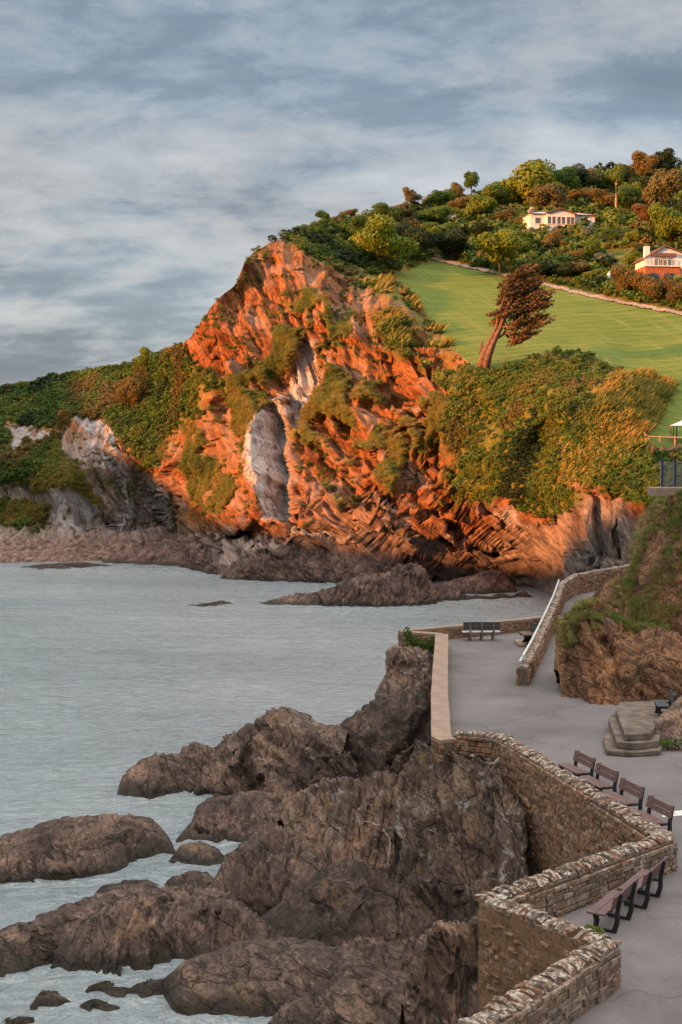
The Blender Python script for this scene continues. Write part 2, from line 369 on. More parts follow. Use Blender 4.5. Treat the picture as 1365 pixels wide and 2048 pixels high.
M['shore_pale'] = shore_material('pale_crusted_rock', (2.3, 2.05, 1.85), (0, -60, 10), 1.6)
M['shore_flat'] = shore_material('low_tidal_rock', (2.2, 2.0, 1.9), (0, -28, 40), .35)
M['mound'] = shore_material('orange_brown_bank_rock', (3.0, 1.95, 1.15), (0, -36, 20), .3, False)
M['stack'] = shore_material('red_grey_layered_rock', (1.9, 1.55, 1.5), (0, 55, 0), .35)

def asphalt_material():
    m, t, b = mat_base('worn_asphalt', .75, .35); p = pos(t)
    n = t.noise(p, .30, 9, .68, 2, .6); f = t.noise(p, 14, 8, .85); s = t.noise(t.mapping(p, (.5, .12, 1), (0, 0, R(20))), 1.2, 4, .6, 2, .8)
    c = t.ramp(n, [(.34, (.105, .09, .088)), (.48, (.15, .13, .126)), (.60, (.185, .16, .155)), (.7, (.21, .18, .172))])
    c = t.mix(t.ramp(s, [(.40, .22), (.50, 0.0)]), c, (.12, .10, .098))
    c = t.mix(t.ramp(f, [(.35, .45), (.6, 0.0)]), c, (.06, .055, .055))
    c = t.mix(t.ramp(f, [(.58, 0.0), (.70, .6)]), c, (.36, .32, .30))
    ed = t.ramp(t.noise(p, 1.1, 6, .7), [(.60, 0.0), (.72, .35)]); c = t.mix(ed, c, (.22, .20, .185))
    vz = t.add('ShaderNodeTexVoronoi', feature='DISTANCE_TO_EDGE'); vz.inputs['Scale'].default_value = .16
    t.link(t.vmath('ADD', p, t.vmath('MULTIPLY', s, (3, 3, 0))), vz.inputs[0])
    c = t.mix(t.ramp(vz.outputs[0], [(.0, .55), (.008, 0.0)]), c, (.05, .045, .045))
    t.link(c, b.inputs['Base Color']); bump(t, b, f, .35, .02); return m
M['asphalt'] = asphalt_material()

def stone_material(name, cols, lichen=.0, mortar=False):
    m, t, b = mat_base(name, .9, .15); p = pos(t); oi = t.add('ShaderNodeObjectInfo').outputs['Random']
    isl = t.add('ShaderNodeNewGeometry').outputs['Random Per Island']
    k = t.math('FRACT', t.math('ADD', t.math('MULTIPLY', oi, 7.3), t.math('MULTIPLY', isl, 3.1)))
    n = len(cols); c = t.ramp(k, [(i / (n - 1), q) for i, q in enumerate(cols)], 'LINEAR')
    f = t.noise(p, 9, 8, .72); c = t.mix(t.ramp(f, [(.36, .7), (.56, 0.0)]), c, (.045, .03, .024))
    if lichen:
        nz = t.add('ShaderNodeSeparateXYZ'); t.link(t.add('ShaderNodeNewGeometry').outputs['Normal'], nz.inputs[0])
        lf = t.math('MULTIPLY', t.ramp(t.noise(p, 8.5, 8, .75), [(.50, 0.0), (.57, 1.0)]), t.math('MULTIPLY', t.math('ADD', nz.outputs[2], .25, clamp=True), lichen), clamp=True)
        c = t.mix(lf, c, (.50, .45, .38))
    c = t.mix(t.ramp(t.noise(p, 1.7, 6, .7), [(.60, 0.0), (.70, .5)]), c, (.26, .15, .04))
    t.link(c, b.inputs['Base Color']); bump(t, b, t.noise(p, 16, 7, .7), .7, .05); return m
BR = [(.15, .085, .055), (.28, .17, .11), (.40, .225, .13), (.19, .13, .10), (.46, .31, .21), (.30, .125, .06), (.25, .18, .14)]
GR = [(.18, .13, .10), (.31, .23, .175), (.24, .15, .10), (.42, .33, .25), (.16, .13, .11), (.34, .20, .12)]
M['stone'] = stone_material('brown_wall_stone', BR); M['stone_grey'] = stone_material('grey_brown_wall_stone', GR)
M['cope'] = stone_material('lichened_cope_stone', [(.13, .08, .055), (.26, .18, .13), (.24, .095, .05), (.34, .27, .21), (.10, .07, .055), (.28, .13, .07)], 1.0)
M['mortar'] = stone_material('wall_mortar', [(.14, .10, .075), (.19, .135, .10)])
M['render'] = stone_material('rendered_rubble', [(.25, .145, .08), (.25, .145, .08)])
M['conc'] = flat('weathered_concrete', (.30, .21, .155), .85, .2, .12, 1.6, bmp=.2)
M['conc_grey'] = flat('grey_brown_concrete', (.17, .13, .105), .9, .2, .3, 2.2, bmp=.6)
M['white'] = flat('white_paint', (.74, .72, .72), .5, .3, .05, 2)
M['roofgrey'] = flat('pale_grey_roof', (.42, .43, .48), .6, .3, .1, 1)
M['brick'] = flat('orange_brick', (.40, .15, .07), .9, .1, .25, 3)
M['trim'] = flat('red_brown_trim', (.20, .075, .05), .8, .2)
M['tile'] = flat('brown_roof_tile', (.16, .085, .065), .85, .2, .2, 3)
M['door'] = flat('slate_blue_door', (.07, .085, .11), .6, .3)
M['pane'] = flat('dark_window_glass', (.10, .105, .11), .12, .6, .1)
M['timber'] = flat('weathered_timber', (.42, .25, .15), .8, .15, .2, 4)
M['bench'] = flat('brown_recycled_board', (.155, .088, .082), .6, .3, .15, 5)
M['black'] = flat('black_bench_frame', (.022, .022, .024), .6, .3)
M['benchgrey'] = flat('dark_grey_bench_board', (.055, .058, .062), .6, .3)
M['benchpale'] = flat('pale_bench_seat', (.46, .46, .47), .6, .3)
M['rail'] = flat('white_painted_rail', (.68, .66, .65), .4, .4)
M['navy'] = flat('navy_post_paint', (.025, .03, .10), .4, .5)
M['metalgrey'] = flat('grey_metal', (.28, .27, .27), .45, .4)
M['signblue'] = flat('blue_sign', (.05, .22, .45), .5, .4)
M['signpale'] = flat('pale_sign', (.55, .68, .66), .5, .4)
M['yellow'] = flat('yellow_mark', (.75, .55, .05), .5, .4)
M['linepaint'] = flat('worn_line_paint', (.62, .61, .58), .8, .2, .15, 8)
M['path'] = flat('pale_gravel_path', (.36, .25, .19), .95, .1, .2, .6, bmp=.5)
M['quartz'] = flat('quartz', (.45, .38, .32), .7)
M['canopy'] = flat('pale_blue_grey_canopy', (.46, .48, .60), .5, .3)
def glass_material():
    m, t, b = mat_base('clear_panel_glass', .05, .5); b.inputs['Transmission Weight'].default_value = .9; b.inputs['Base Color'].default_value = (.55, .62, .62, 1); b.inputs['IOR'].default_value = 1.1
    return m
M['glass'] = glass_material()

def water_material():
    m, t, b = mat_base('sea_water', .1, .5); p = pos(t); b.inputs['IOR'].default_value = 1.6
    foam = attr(t, 'foam'); n = t.noise(t.mapping(p, (.03, .05, 1), (0, 0, R(12))), 1.0, 5, .6)
    c = t.ramp(n, [(.35, (.235, .28, .30)), (.65, (.33, .375, .39))])
    fn = t.noise(t.mapping(p, (1.0, 2.2, 1)), 1.6, 8, .72, 2, .8)
    ff = t.math('MULTIPLY', t.ramp(fn, [(.50, 0.0), (.66, .9)]), foam, clamp=True)
    c = t.mix(ff, c, (.52, .53, .53)); t.link(c, b.inputs['Base Color'])
    t.link(t.mix(ff, (.20, .20, .20), (.7, .7, .7)), b.inputs['Roughness'])
    h1 = t.noise(t.mapping(p, (.75, 1.5, 1), (0, 0, R(-14))), 1.3, 5, .62, 2, .5)
    h2 = t.noise(t.mapping(p, (1.0, 1.7, 1), (0, 0, R(16))), 4.6, 4, .6, 2, .4)
    h3 = t.noise(t.mapping(p, (.22, .5, 1), (0, 0, R(8))), .9, 4, .55, 2, .3)
    h = t.math('ADD', t.math('MULTIPLY', h1, .9), t.math('ADD', t.math('MULTIPLY', h2, .22), t.math('MULTIPLY', h3, 1.5)))
    bump(t, b, h, 1.0, .75); return m
M['water'] = water_material()

# ------------------------------------------------------------------ the headland
LAWNP = lambda x, y: 26.2 + .325 * (y - 155) - .03 * (x - 16)
def lawnD(px, py):
    r = ray(px, py); a, c = r[0] / r[1], r[2] / r[1]
    return float((26.2 - .325 * 155 + .48 - CAMZ) / (c - .325 + .03 * a))
def zD(px, py, z): return float(G(px, py, z)[1])
SKY = [(-170, 803, 245), (0, 779, 232), (60, 768, 230), (130, 751, 226), (250, 733, 218), (320, 706, 203), (365, 690, 190), (385, 663, 186), (410, 628, 184), (440, 594, 184), (470, 573, 185), (490, 524, 187), (510, 502, 190), (560, 476, 196), (600, 455, 205), (650, 440, 222), (700, 434, 235), (760, 430, 245), (820, 412, 258), (870, 402, 265), (930, 392, 272), (1000, 384, 285), (1100, 368, 295), (1200, 356, 300), (1300, 344, 305), (1365, 339, 308), (1540, 325, 315)]
LOW = [(-170, 1134), (0, 1132), (120, 1131), (200, 1128), (300, 1131), (400, 1144), (440, 1158), (500, 1163), (640, 1165), (860, 1164), (900, 1168), (1000, 1168), (1060, 1182), (1110, 1200), (1150, 1225), (1200, 1240), (1540, 1250)]
CTL = [(0, 1060, 195), (0, 960, 200), (0, 850, 212), (100, 1060, 191), (100, 950, 192), (100, 850, 205), (200, 1065, 189), (200, 960, 186), (200, 850, 198), (200, 780, 211), (330, 1055, 186), (330, 960, 182), (330, 850, 190), (330, 760, 200),
 (400, 1050, 174), (400, 950, 177), (400, 850, 181), (400, 750, 183), (500, 1080, 159), (500, 950, 165), (500, 850, 170), (500, 750, 175), (500, 650, 180), (500, 560, 186),
 (600, 1095, 153), (600, 950, 158), (600, 850, 163), (600, 750, 168), (600, 650, 174), (600, 560, 182), (610, 500, 192), (700, 1105, 149), (700, 950, 153), (700, 850, 158), (700, 750, 163), (700, 650, 172), (700, 580, 183), (700, 500, 207),
 (800, 1115, 146), (800, 950, 149), (800, 850, 152), (800, 750, 157), (800, 660, 166), (790, 590, 179), (900, 1125, 147), (900, 1000, 145), (900, 850, 147), (900, 760, 151), (1000, 1120, 144), (1000, 1000, 137), (1000, 900, 139), (1000, 810, 144),
 (1100, 1050, 127), (1100, 950, 127), (1100, 850, 131), (1100, 770, 138), (1200, 950, 121), (1200, 850, 125), (1200, 770, 132), (1120, 1130, 126), (1180, 1130, 120), (1180, 1000, 119), (1260, 1130, 114), (1260, 1010, 114), (1350, 1050, 109), (1350, 950, 115), (1280, 905, 119), (1500, 1050, 105), (1500, 950, 112),
 (1000, 480, 235), (1125, 468, 238), (1250, 485, 224), (1365, 530, 204), (1100, 535, 216), (1200, 565, 205), (1100, 405, 266), (1250, 420, 252), (1365, 420, 248), (950, 430, 256), (900, 475, 240), (800, 470, 229), (750, 505, 214), (1540, 560, 200), (1540, 430, 245)]
LAWN = [(786, 548), (868, 521), (950, 540), (1010, 552), (1100, 572), (1180, 592), (1260, 609), (1365, 629), (1540, 655), (1540, 905), (1365, 893), (1290, 893), (1275, 880), (1310, 840), (1345, 770), (1250, 745), (1180, 705), (1110, 700), (1000, 738), (950, 738), (900, 690), (860, 632), (828, 592)]
pts = [(x, y, d) for x, y, d in CTL] + [(x, y, d) for x, y, d in SKY] + [(x, y, zD(x, y, -.4)) for x, y in LOW]
pts += [(x, y, zD(x, y, 2.3)) for x, y in ((-100, 1085), (0, 1088), (120, 1086), (250, 1084), (340, 1082))]
pts += [(x, y, lawnD(x, y)) for x, y in ((800, 552), (868, 521), (950, 600), (900, 600), (860, 600), (940, 700), (960, 725), (1050, 600), (1050, 680), (1150, 620), (1150, 690), (1250, 640), (1250, 720), (1365, 640), (1365, 720), (1365, 800), (1340, 860), (1340, 890), (1500, 660), (1500, 800), (1500, 890), (1010, 552), (1180, 592))]
pts = np.array(pts, float)
def tps_fit(p):
    X = p[:, :2] / 500; r = np.linalg.norm(X[:, None] - X[None], axis=-1); K = np.where(r > 0, r ** 2 * np.log(r + 1e-12), 0) + np.eye(len(X)) * 2e-3
    Pm = np.c_[np.ones(len(X)), X]; A = np.zeros((len(X) + 3,) * 2); A[:len(X), :len(X)] = K; A[:len(X), len(X):] = Pm; A[len(X):, :len(X)] = Pm.T
    return X, np.linalg.solve(A, np.r_[p[:, 2], 0, 0, 0])
TX, TW = tps_fit(pts)
def depth(px, py):
    sh = np.shape(px); q = np.stack([np.ravel(px), np.ravel(py)], -1) / 500; out = np.empty(len(q))
    for i in range(0, len(q), 40000):
        r = np.linalg.norm(q[i:i + 40000, None] - TX[None], axis=-1) + 1e-12
        out[i:i + 40000] = (r * r * np.log(r)) @ TW[:len(TX)] + TW[-3] + q[i:i + 40000] @ TW[-2:]
    return out.reshape(sh)

NU, NV, NB = 860, 350, 14
ux = np.linspace(-165, 1530, NU)
ylo = np.interp(ux, [a for a, b in LOW], [b for a, b in LOW]); yhi = np.interp(ux, [a[0] for a in SKY], [a[1] for a in SKY])
vv = np.linspace(0, 1, NV)
PX = np.repeat(ux[:, None], NV, 1); PY = ylo[:, None] + (yhi - ylo)[:, None] * vv[None]
D = depth(PX, PY)
SLAB = [(548, 788), (520, 812), (498, 850), (500, 935), (515, 975), (528, 1040), (575, 1052), (584, 1010), (578, 900), (566, 820)]
SLAB2 = [(612, 655), (590, 670), (570, 715), (545, 770), (548, 800), (575, 850), (590, 800), (615, 760), (635, 720), (628, 668)]
dd = np.zeros_like(D)
PXq = PX + 26 * (fbm(np.stack([PX * .022, PY * .022, PX * 0], -1), 4, 801, .6) - .5); PYq = PY + 26 * (fbm(np.stack([PX * .022, PY * .022, PX * 0 + 5], -1), 4, 811, .6) - .5)
def slab(poly, c, ax, ay, soft=5, k=1.0):
    global dd
    mks = insidepoly(PXq, PYq, poly, soft); dd = dd * (1 - mks) + mks * (k * (ax * (PX - c[0]) + ay * (PY - c[1])))
# tilted rock slabs: their right hand faces turn away from the low sun
slab([(495, 800), (530, 1070), (640, 1060), (600, 800)], (560, 900), 0, 0, 20)
slab(SLAB, (510, 900), .165, .0, 4); slab(SLAB2, (565, 720), .09, .0, 8)
slab([(150, 835), (210, 835), (245, 1000), (205, 1060), (160, 940)], (160, 900), .035, 0, 5)
slab([(212, 860), (250, 900), (330, 1050), (240, 1062), (215, 960)], (225, 950), .09, 0, 5)
slab([(262, 900), (305, 950), (352, 1040), (330, 1055), (285, 990)], (270, 960), .035, 0, 5)
slab([(95, 985), (175, 965), (200, 1060), (110, 1060)], (130, 1010), .03, 0, 6)
slab([(372, 700), (392, 680), (455, 745), (432, 770)], (400, 720), -.05, .02, 4)
slab([(1150, 990), (1230, 975), (1255, 1130), (1140, 1150)], (1165, 1060), .07, 0, 6)
slab([(1010, 1110), (1100, 1040), (1130, 1090), (1110, 1180), (1060, 1185)], (1030, 1120), .05, 0, 6)
def dent(cx, cy, rx, ry, amt, ang=0.0):
    global dd
    a = R(ang); x = (PX - cx) * math.cos(a) + (PY - cy) * math.sin(a); y = -(PX - cx) * math.sin(a) + (PY - cy) * math.cos(a)
    dd = dd + amt * np.exp(-((x / rx) ** 2 + (y / ry) ** 2) ** 1.5)
dent(505, 1072, 45, 16, 9, -8); dent(207, 1040, 7, 9, 6); dent(268, 1050, 20, 6, 2.5); dent(855, 1092, 42, 16, 10, 28); dent(1000, 1090, 52, 20, 11, 25)
dent(940, 1085, 40, 20, 4); dent(430, 700, 30, 20, 2.5); dent(600, 1100, 120, 14, -2.5); dent(850, 870, 14, 30, 3.5, -30); dent(520, 560, 34, 50, 3.0, 20); dent(470, 610, 25, 40, 3, 30)
dent(1090, 880, 60, 26, 3.5, -55); dent(1180, 1140, 12, 30, 2); dent(335, 860, 40, 70, 3, 30); dent(780, 780, 25, 90, 3, -40); dent(720, 640, 30, 60, 2.5, -20)
dent(690, 1010, 130, 14, -3.0, 22); dent(800, 1010, 130, 12, -3.5, 34); dent(760, 930, 120, 12, -2.5, 38); dent(900, 900, 80, 12, -2.5, 50); dent(640, 640, 20, 90, -3, 10); dent(880, 960, 60, 12, -3, 40)
dent(940, 1020, 70, 10, -3, 38); dent(660, 1075, 90, 10, 3.0, 10); dent(760, 1085, 90, 10, 3.0, 18)
land = insidepoly(PX, PY, LAWN, 5)
V0 = P(PX, PY, D + dd * (1 - land))
NRM = gridnormals(V0); NRM = np.where((NRM * V0).sum(-1, keepdims=True) > 0, -NRM, NRM)
# masks: what each patch of ground is made of
wp = V0 * .35; WX = PX + 26 * (fbm(wp, 4, 3) - .5) + 14 * (vn(V0 * 1.4, 8) - .5); WY = PY + 26 * (fbm(wp, 4, 31) - .5) + 14 * (vn(V0 * 1.4, 18) - .5)
VEG = [[(-180, 740), (0, 760), (130, 735), (300, 680), (368, 683), (392, 735), (436, 778), (425, 805), (388, 830), (350, 850), (335, 880), (318, 925), (290, 925), (262, 885), (228, 862), (205, 832), (150, 836), (112, 852), (60, 850), (10, 845), (-180, 850)],
 [(-180, 850), (12, 850), (22, 905), (60, 885), (112, 868), (135, 905), (168, 960), (190, 1010), (140, 968), (95, 985), (40, 962), (0, 970), (-180, 980)],
 [(-180, 1000), (40, 1000), (95, 1005), (92, 1045), (0, 1052), (-180, 1050)],
 [(432, 785), (480, 792), (530, 795), (508, 835), (497, 850), (498, 935), (512, 980), (470, 985), (430, 1025), (395, 1015), (392, 960), (345, 930), (312, 915), (345, 870), (388, 832)],
 [(485, 530), (505, 498), (560, 470), (650, 425), (760, 420), (820, 395), (870, 390), (1000, 370), (1540, 320), (1540, 660), (1365, 625), (1180, 590), (1000, 545), (868, 520), (786, 545), (820, 590), (860, 640), (905, 700), (950, 742), (930, 790), (885, 765), (840, 710), (810, 650), (770, 640), (735, 610), (705, 560), (655, 535), (615, 505), (560, 480), (520, 495)],
 [(650, 715), (690, 745), (722, 795), (755, 810), (740, 850), (742, 900), (712, 890), (680, 920), (640, 890), (618, 830), (622, 780), (645, 750)],
 [(545, 650), (580, 650), (592, 672), (565, 712), (540, 760), (500, 790), (440, 790), (430, 760), (480, 745), (530, 700)],
 [(668, 640), (700, 650), (720, 740), (740, 790), (715, 790), (680, 730)], [(740, 620), (790, 640), (830, 700), (800, 705), (760, 670)],
 [(850, 770), (900, 780), (930, 745), (1000, 738), (1050, 720), (1150, 698), (1240, 720), (1345, 765), (1310, 860), (1290, 905), (1365, 900), (1540, 900), (1540, 1030), (1360, 1040), (1275, 1012), (1235, 985), (1160, 965), (1115, 972), (1150, 975), (1145, 1010), (1100, 1045), (1045, 1035), (1000, 1005), (932, 975), (930, 905), (880, 850), (850, 800)],
 [(740, 880), (770, 860), (800, 900), (790, 950), (760, 940)], [(800, 775), (850, 770), (845, 800), (800, 850), (770, 850)]]
veg = np.zeros_like(D)
for p_ in VEG: veg = np.maximum(veg, insidepoly(WX, WY, p_, 5))
patch = sm(fbm(V0 * np.array([.22, .22, .16]), 5, 77), .56, .62) * insidepoly(PX, PY, [(300, 900), (440, 760), (620, 560), (760, 640), (900, 800), (930, 960), (760, 1000), (620, 1000), (420, 1030)], 25)
veg = np.maximum(veg, patch * .9)
ribs = sm(.035 + fbm(np.stack([V0[..., 0] * .30 + V0[..., 2] * .16, V0[..., 1] * .12, V0[..., 2] * .07 - V0[..., 0] * .05], -1), 5, 400, .6), .52, .60)
ribz = insidepoly(PX, PY, [(300, 940), (380, 800), (450, 770), (640, 700), (720, 560), (800, 600), (930, 740), (900, 960), (740, 960), (600, 940), (480, 1060), (380, 1040)], 25)
veg *= 1 - .95 * ribs * ribz
veg *= 1 - insidepoly(WX, WY, [(370, 695), (392, 668), (455, 745), (435, 775)], 4)
pale = np.maximum(insidepoly(PXq, PYq, SLAB, 5), .95 * insidepoly(WX * .5 + PX * .5, WY * .5 + PY * .5, SLAB2, 7) * (.6 + .4 * sm(fbm(V0 * .5, 4, 5), .44, .52)))
for p_, k in (([(20, 850), (70, 855), (115, 875), (30, 915)], .75), ([(150, 832), (208, 830), (238, 900), (222, 960), (170, 880)], .85), ([(95, 990), (180, 968), (200, 1050), (120, 1060)], .75), ([(290, 990), (350, 1040), (335, 1056), (295, 1020)], .9),
              ([(920, 985), (960, 990), (1040, 1060), (1030, 1075), (950, 1020)], .75), ([(1140, 990), (1190, 985), (1250, 1060), (1250, 1130), (1130, 1150)], .35), ([(196, 900), (222, 880), (288, 1000), (298, 1052), (262, 1042), (222, 975)], .8), ([(255, 900), (290, 935), (352, 1040), (338, 1052), (290, 990)], .55), ([(240, 1000), (262, 1050), (200, 1062), (195, 1010)], .7)):
    pale = np.maximum(pale, k * insidepoly(WX, WY, p_, 5) * (.3 + .7 * sm(fbm(V0 * .5, 4, 15), .42, .5)))
veg *= 1 - np.maximum(insidepoly(PX, PY, SLAB, 3), insidepoly(PX, PY, SLAB2, 9))
grey = np.maximum(sm(WY, 1035, 1090), insidepoly(WX, WY, [(-180, 880), (120, 880), (200, 880), (330, 960), (372, 1080), (-180, 1080)], 12))
grey = np.maximum(grey, insidepoly(WX, WY, [(1000, 1120), (1110, 1020), (1190, 980), (1260, 1000), (1280, 1150), (1000, 1200)], 8) * .85)
grey = np.maximum(grey, insidepoly(WX, WY, [(620, 960), (700, 990), (880, 1100), (600, 1120)], 12) * .7)
beach = sm(WY, 1068, 1088) * (1 - sm(PX, 395, 440)); beach = np.maximum(beach, sm(WY, 1120, 1140) * (1 - sm(PX, 1000, 1100)) * .8)
# relief: rock broken along tilted beds
def beds(p, ang, tilt, seed):
    a, b_ = R(ang), R(tilt); n = np.array([math.sin(a), -math.sin(b_) * .5, math.cos(a)]); n /= np.linalg.norm(n)
    l = np.array([math.cos(a), 0, -math.sin(a)]); m_ = np.cross(n, l)
    q = np.stack([p @ n, p @ l, p @ m_], -1)
    o = 1.3 * (fbm(q * np.array([.22, .04, .04]), 2, seed) - .5)
    h1 = vn(q * np.array([.75, .07, .07]) + 5, seed + 3); o = o + 1.0 * (np.abs(h1 - .5) * 2 - .5)
    h2 = vn(q * np.array([2.1, .16, .2]) + 9, seed + 4); o = o + .32 * (sm(h2, .3, .62) - .5)
    e, c = cells(q * np.array([.85, .16, .2]) + 3, seed + 11); o = o + .28 * (c - .5) * sm(e, 0, .10)
    e, c = cells(q * np.array([2.0, .38, .45]) + 3, seed + 21); o = o + .12 * (c - .5) * sm(e, 0, .12) - .07 * (1 - sm(e, 0, .07))
    wv_ = q[..., 0] * .42 + .9 * fbm(q * np.array([.1, .05, .05]), 3, seed + 30); fr = wv_ - np.floor(wv_); o = o + .95 * (fr ** 1.6 - .4) * sm(fr, 1.0, .9)
    return o + .30 * (fbm(q * np.array([5, .9, .9]), 2, seed + 7) - .5)
wL = 1 - sm(PX, 330, 430); wS = sm(PX, 1060, 1130); wM = 1 - wL - wS
rockzone = (1 - land) * (1 - veg * .6) * (1 - .9 * insidepoly(PX, PY, SLAB, 6)) * insidepoly(PX, PY, [(360, 690), (470, 560), (560, 470), (760, 560), (950, 760), (1060, 1000), (1290, 960), (1290, 1150), (1100, 1180), (440, 1120), (300, 1060), (150, 1070), (150, 840), (300, 900), (420, 800)], 12)
rs = np.random.default_rng(21); SH = np.zeros_like(V0); idx_ = np.argwhere(rockzone > .6)
for k in range(190):
    i, j = idx_[rs.integers(len(idx_))]; p0 = V0[i, j]; px_, py_ = PX[i, j], PY[i, j]
    an = R(62 if px_ < 380 else (56 if py_ < 800 and px_ < 700 else 40)) if px_ < 1080 else R(80)
    an += rs.normal(0, .10); l = np.array([math.cos(an), .1, -math.sin(an)]); l /= np.linalg.norm(l)
    fm = np.array([-.60, -.70, .38]) if rs.random() < .68 else np.array([.62, -.72, -.25])
    nk = NRM[i, j] * .9 + fm * rs.uniform(.10, .36); nk -= l * (nk @ l) * .6; nk /= np.linalg.norm(nk); wv2 = np.cross(l, NRM[i, j]); wv2 /= np.linalg.norm(wv2)
    big_ = k < 150; Lk = rs.uniform(7, 17) if big_ else rs.uniform(4, 9); Wk = Lk * rs.uniform(.14, .26); dl = rs.uniform(.15, .6) * (1.2 if big_ else .5)
    i0, i1 = max(0, i - int(Lk * 9)), min(NU, i + int(Lk * 9)); q = V0[i0:i1] + SH[i0:i1]; r_ = q - p0
    ee = (np.abs(r_ @ l) / Lk) ** 3 + (np.abs(r_ @ wv2) / Wk) ** 3; m_ = sm(ee, 1.0, .72); t_ = np.clip(r_ @ nk + dl, 0, 1.2 if big_ else .5)
    SH[i0:i1] -= nk * (t_ * m_)[..., None]
V1 = V0 + SH * rockzone[..., None]
N1 = gridnormals(V1); N1 = np.where((N1 * V1).sum(-1, keepdims=True) > 0, -N1, N1); NRM = NRM * .85 + N1 * .15; NRM /= np.linalg.norm(NRM, axis=-1, keepdims=True)
disp = np.zeros_like(D)
wU = wM * (1 - sm(PY, 730, 850)) * (1 - sm(PX, 740, 840)); wM = wM - wU
for wgt, a_, sd_ in ((wL, 62, 10), (wM, 38, 40), (wU, 57, 130), (wS, 80, 70)):
    mk = wgt > .001; disp[mk] += wgt[mk] * beds(V0[mk], a_, 30, sd_)
disp = disp * (1 - .55 * insidepoly(PX, PY, SLAB, 6)) * (1 - .4 * wL)
soft = 1.4 * (fbm(V0 * .28, 4, 91) - .5) + .35 * (fbm(V0 * 1.6, 2, 92) - .5)
disp = disp * (1 - veg * .75) + soft * veg
eb, cb = cells(V0 * np.array([.45, .22, .6]), 950); disp = disp * (1 - sm(beach, .3, .8) * .8) + sm(beach, .3, .8) * (.9 * (cb - .3) * sm(eb, 0, .12) + .3 * (fbm(V0 * .9, 3, 951) - .5))
disp *= (1 - land) * (1 - .93 * insidepoly(PX, PY, [(880, 520), (1365, 400), (1540, 400), (1540, 660), (1365, 640), (870, 540)], 20))
fine = np.sin(np.clip(vv, 0, 1) * math.pi)[None] ** .25
V = V1 + NRM * (disp * fine)[..., None]
# back of the hill, out of sight, closes the form
back = []
for k in range(1, NB + 1):
    q = V[:, -1].copy(); q[:, 1] += k * 4.0 + k * k * .35; q[:, 0] *= 1 + k * .012; q[:, 2] -= .18 * k * k + .35 * k * (1 - sm(ux, 700, 900)) * 2; q[:, 2] = np.maximum(q[:, 2], -1); back.append(q)
VF = np.concatenate([V, np.stack(back, 1)], 1)
ext = lambda A, v: np.concatenate([A, np.full((NU, NB), v)], 1)
AV, AL, AP, AG, AB = ext(veg, 1.), ext(land, 0.), ext(pale, 0.), ext(grey, 0.), ext(beach, 0.)
fc = gridfaces(NU, NV + NB); islawn = (AL.ravel()[fc].mean(1) > .5)
AS_ = ext(np.clip(wL + wU + wS, 0, 1), 1.)
at_ = dict(steep=AS_.ravel(), veg=AV.ravel(), pale=AP.ravel(), grey=AG.ravel(), beach=AB.ravel())
tag(mesh_np('headland', VF, fc[~islawn], M['headland'], attrs=at_), 'orange sunlit layered cliff rising to a green scrubby hill', kind='structure')
tag(mesh_np('lawn', VF, fc[islawn], M['lawn'], attrs={}), 'sloping mown green field above the cliff', kind='structure')
def onland(px, py):
    i = int(round((px - ux[0]) / (ux[1] - ux[0]))); i = min(max(i, 0), NU - 1); v_ = (py - ylo[i]) / (yhi[i] - ylo[i]); j = int(round(v_ * (NV - 1)))
    return Vector(V[i, min(max(j, 0), NV - 1)])
def ribbon(name, line, w_, mat, label, lift=.12):
    a = []; 
    for (x0, y0), (x1, y1) in zip(line[:-1], line[1:]):
        n = max(2, int(abs(x1 - x0) + abs(y1 - y0)) // 6)
        a += [(x0 + (x1 - x0) * k / n, y0 + (y1 - y0) * k / n) for k in range(n)]
    a.append(line[-1]); pts_ = [onland(*q) for q in a]
    vs = []
    for i, q in enumerate(pts_):
        d = (pts_[min(i + 1, len(pts_) - 1)] - pts_[max(i - 1, 0)]); d.z = 0; d.normalize(); s = Vector((-d.y, d.x, 0)); ww = w_ * (1 + .18 * math.sin(i * .9) + .1 * random.random())
        sl = .325 * s.y
        for k in (-1, -.33, .33, 1): vs.append(q + s * ww * k + Vector((0, 0, lift + sl * ww * k)))
    return tag(mesh_np(name, np.array(vs), gridfaces(len(pts_), 4), mat), label, kind='structure')
ribbon('footpath', [(866, 517), (940, 535), (1010, 550), (1080, 567), (1180, 591), (1260, 608), (1365, 628), (1500, 648)], .75, M['path'], 'pale gravel path along the top of the lawn')
ribbon('hill_track', [(906, 431), (904, 441), (912, 450), (916, 461)], .7, M['path'], 'narrow earth track climbing the hill', .35)

# ------------------------------------------------------------------ sea
su, sv = np.linspace(-120, 1480, 420), np.concatenate([np.linspace(1095, 1300, 150), np.linspace(1302, 2140, 260)])
SX, SY = np.meshgrid(su, sv, indexing='ij'); Wt = G(SX, SY, 0.0)
Wt[..., 2] += (.20 * (fbm(Wt * np.array([.55, .9, 1]), 3, 5) - .5) + .09 * (vn(Wt * np.array([2.0, 3.2, 1]), 9) - .5))
foam = np.zeros_like(SX); foam_rocks = [(103, 600, 1958, 14), (0, 330, 1960, 12), (232, 560, 1606, 8), (352, 560, 1688, 9), (0, 352, 1765, 12), (330, 560, 2040, 16), (60, 345, 2008, 18), (183, 333, 1800, 7), (328, 440, 1790, 8)]
for xa, xb, yc, hw_ in foam_rocks: foam = np.maximum(foam, .75 * sm(SX, xa - 30, xa + 10) * (1 - sm(SX, xb - 10, xb + 30)) * np.exp(-((SY - yc) / hw_) ** 2))
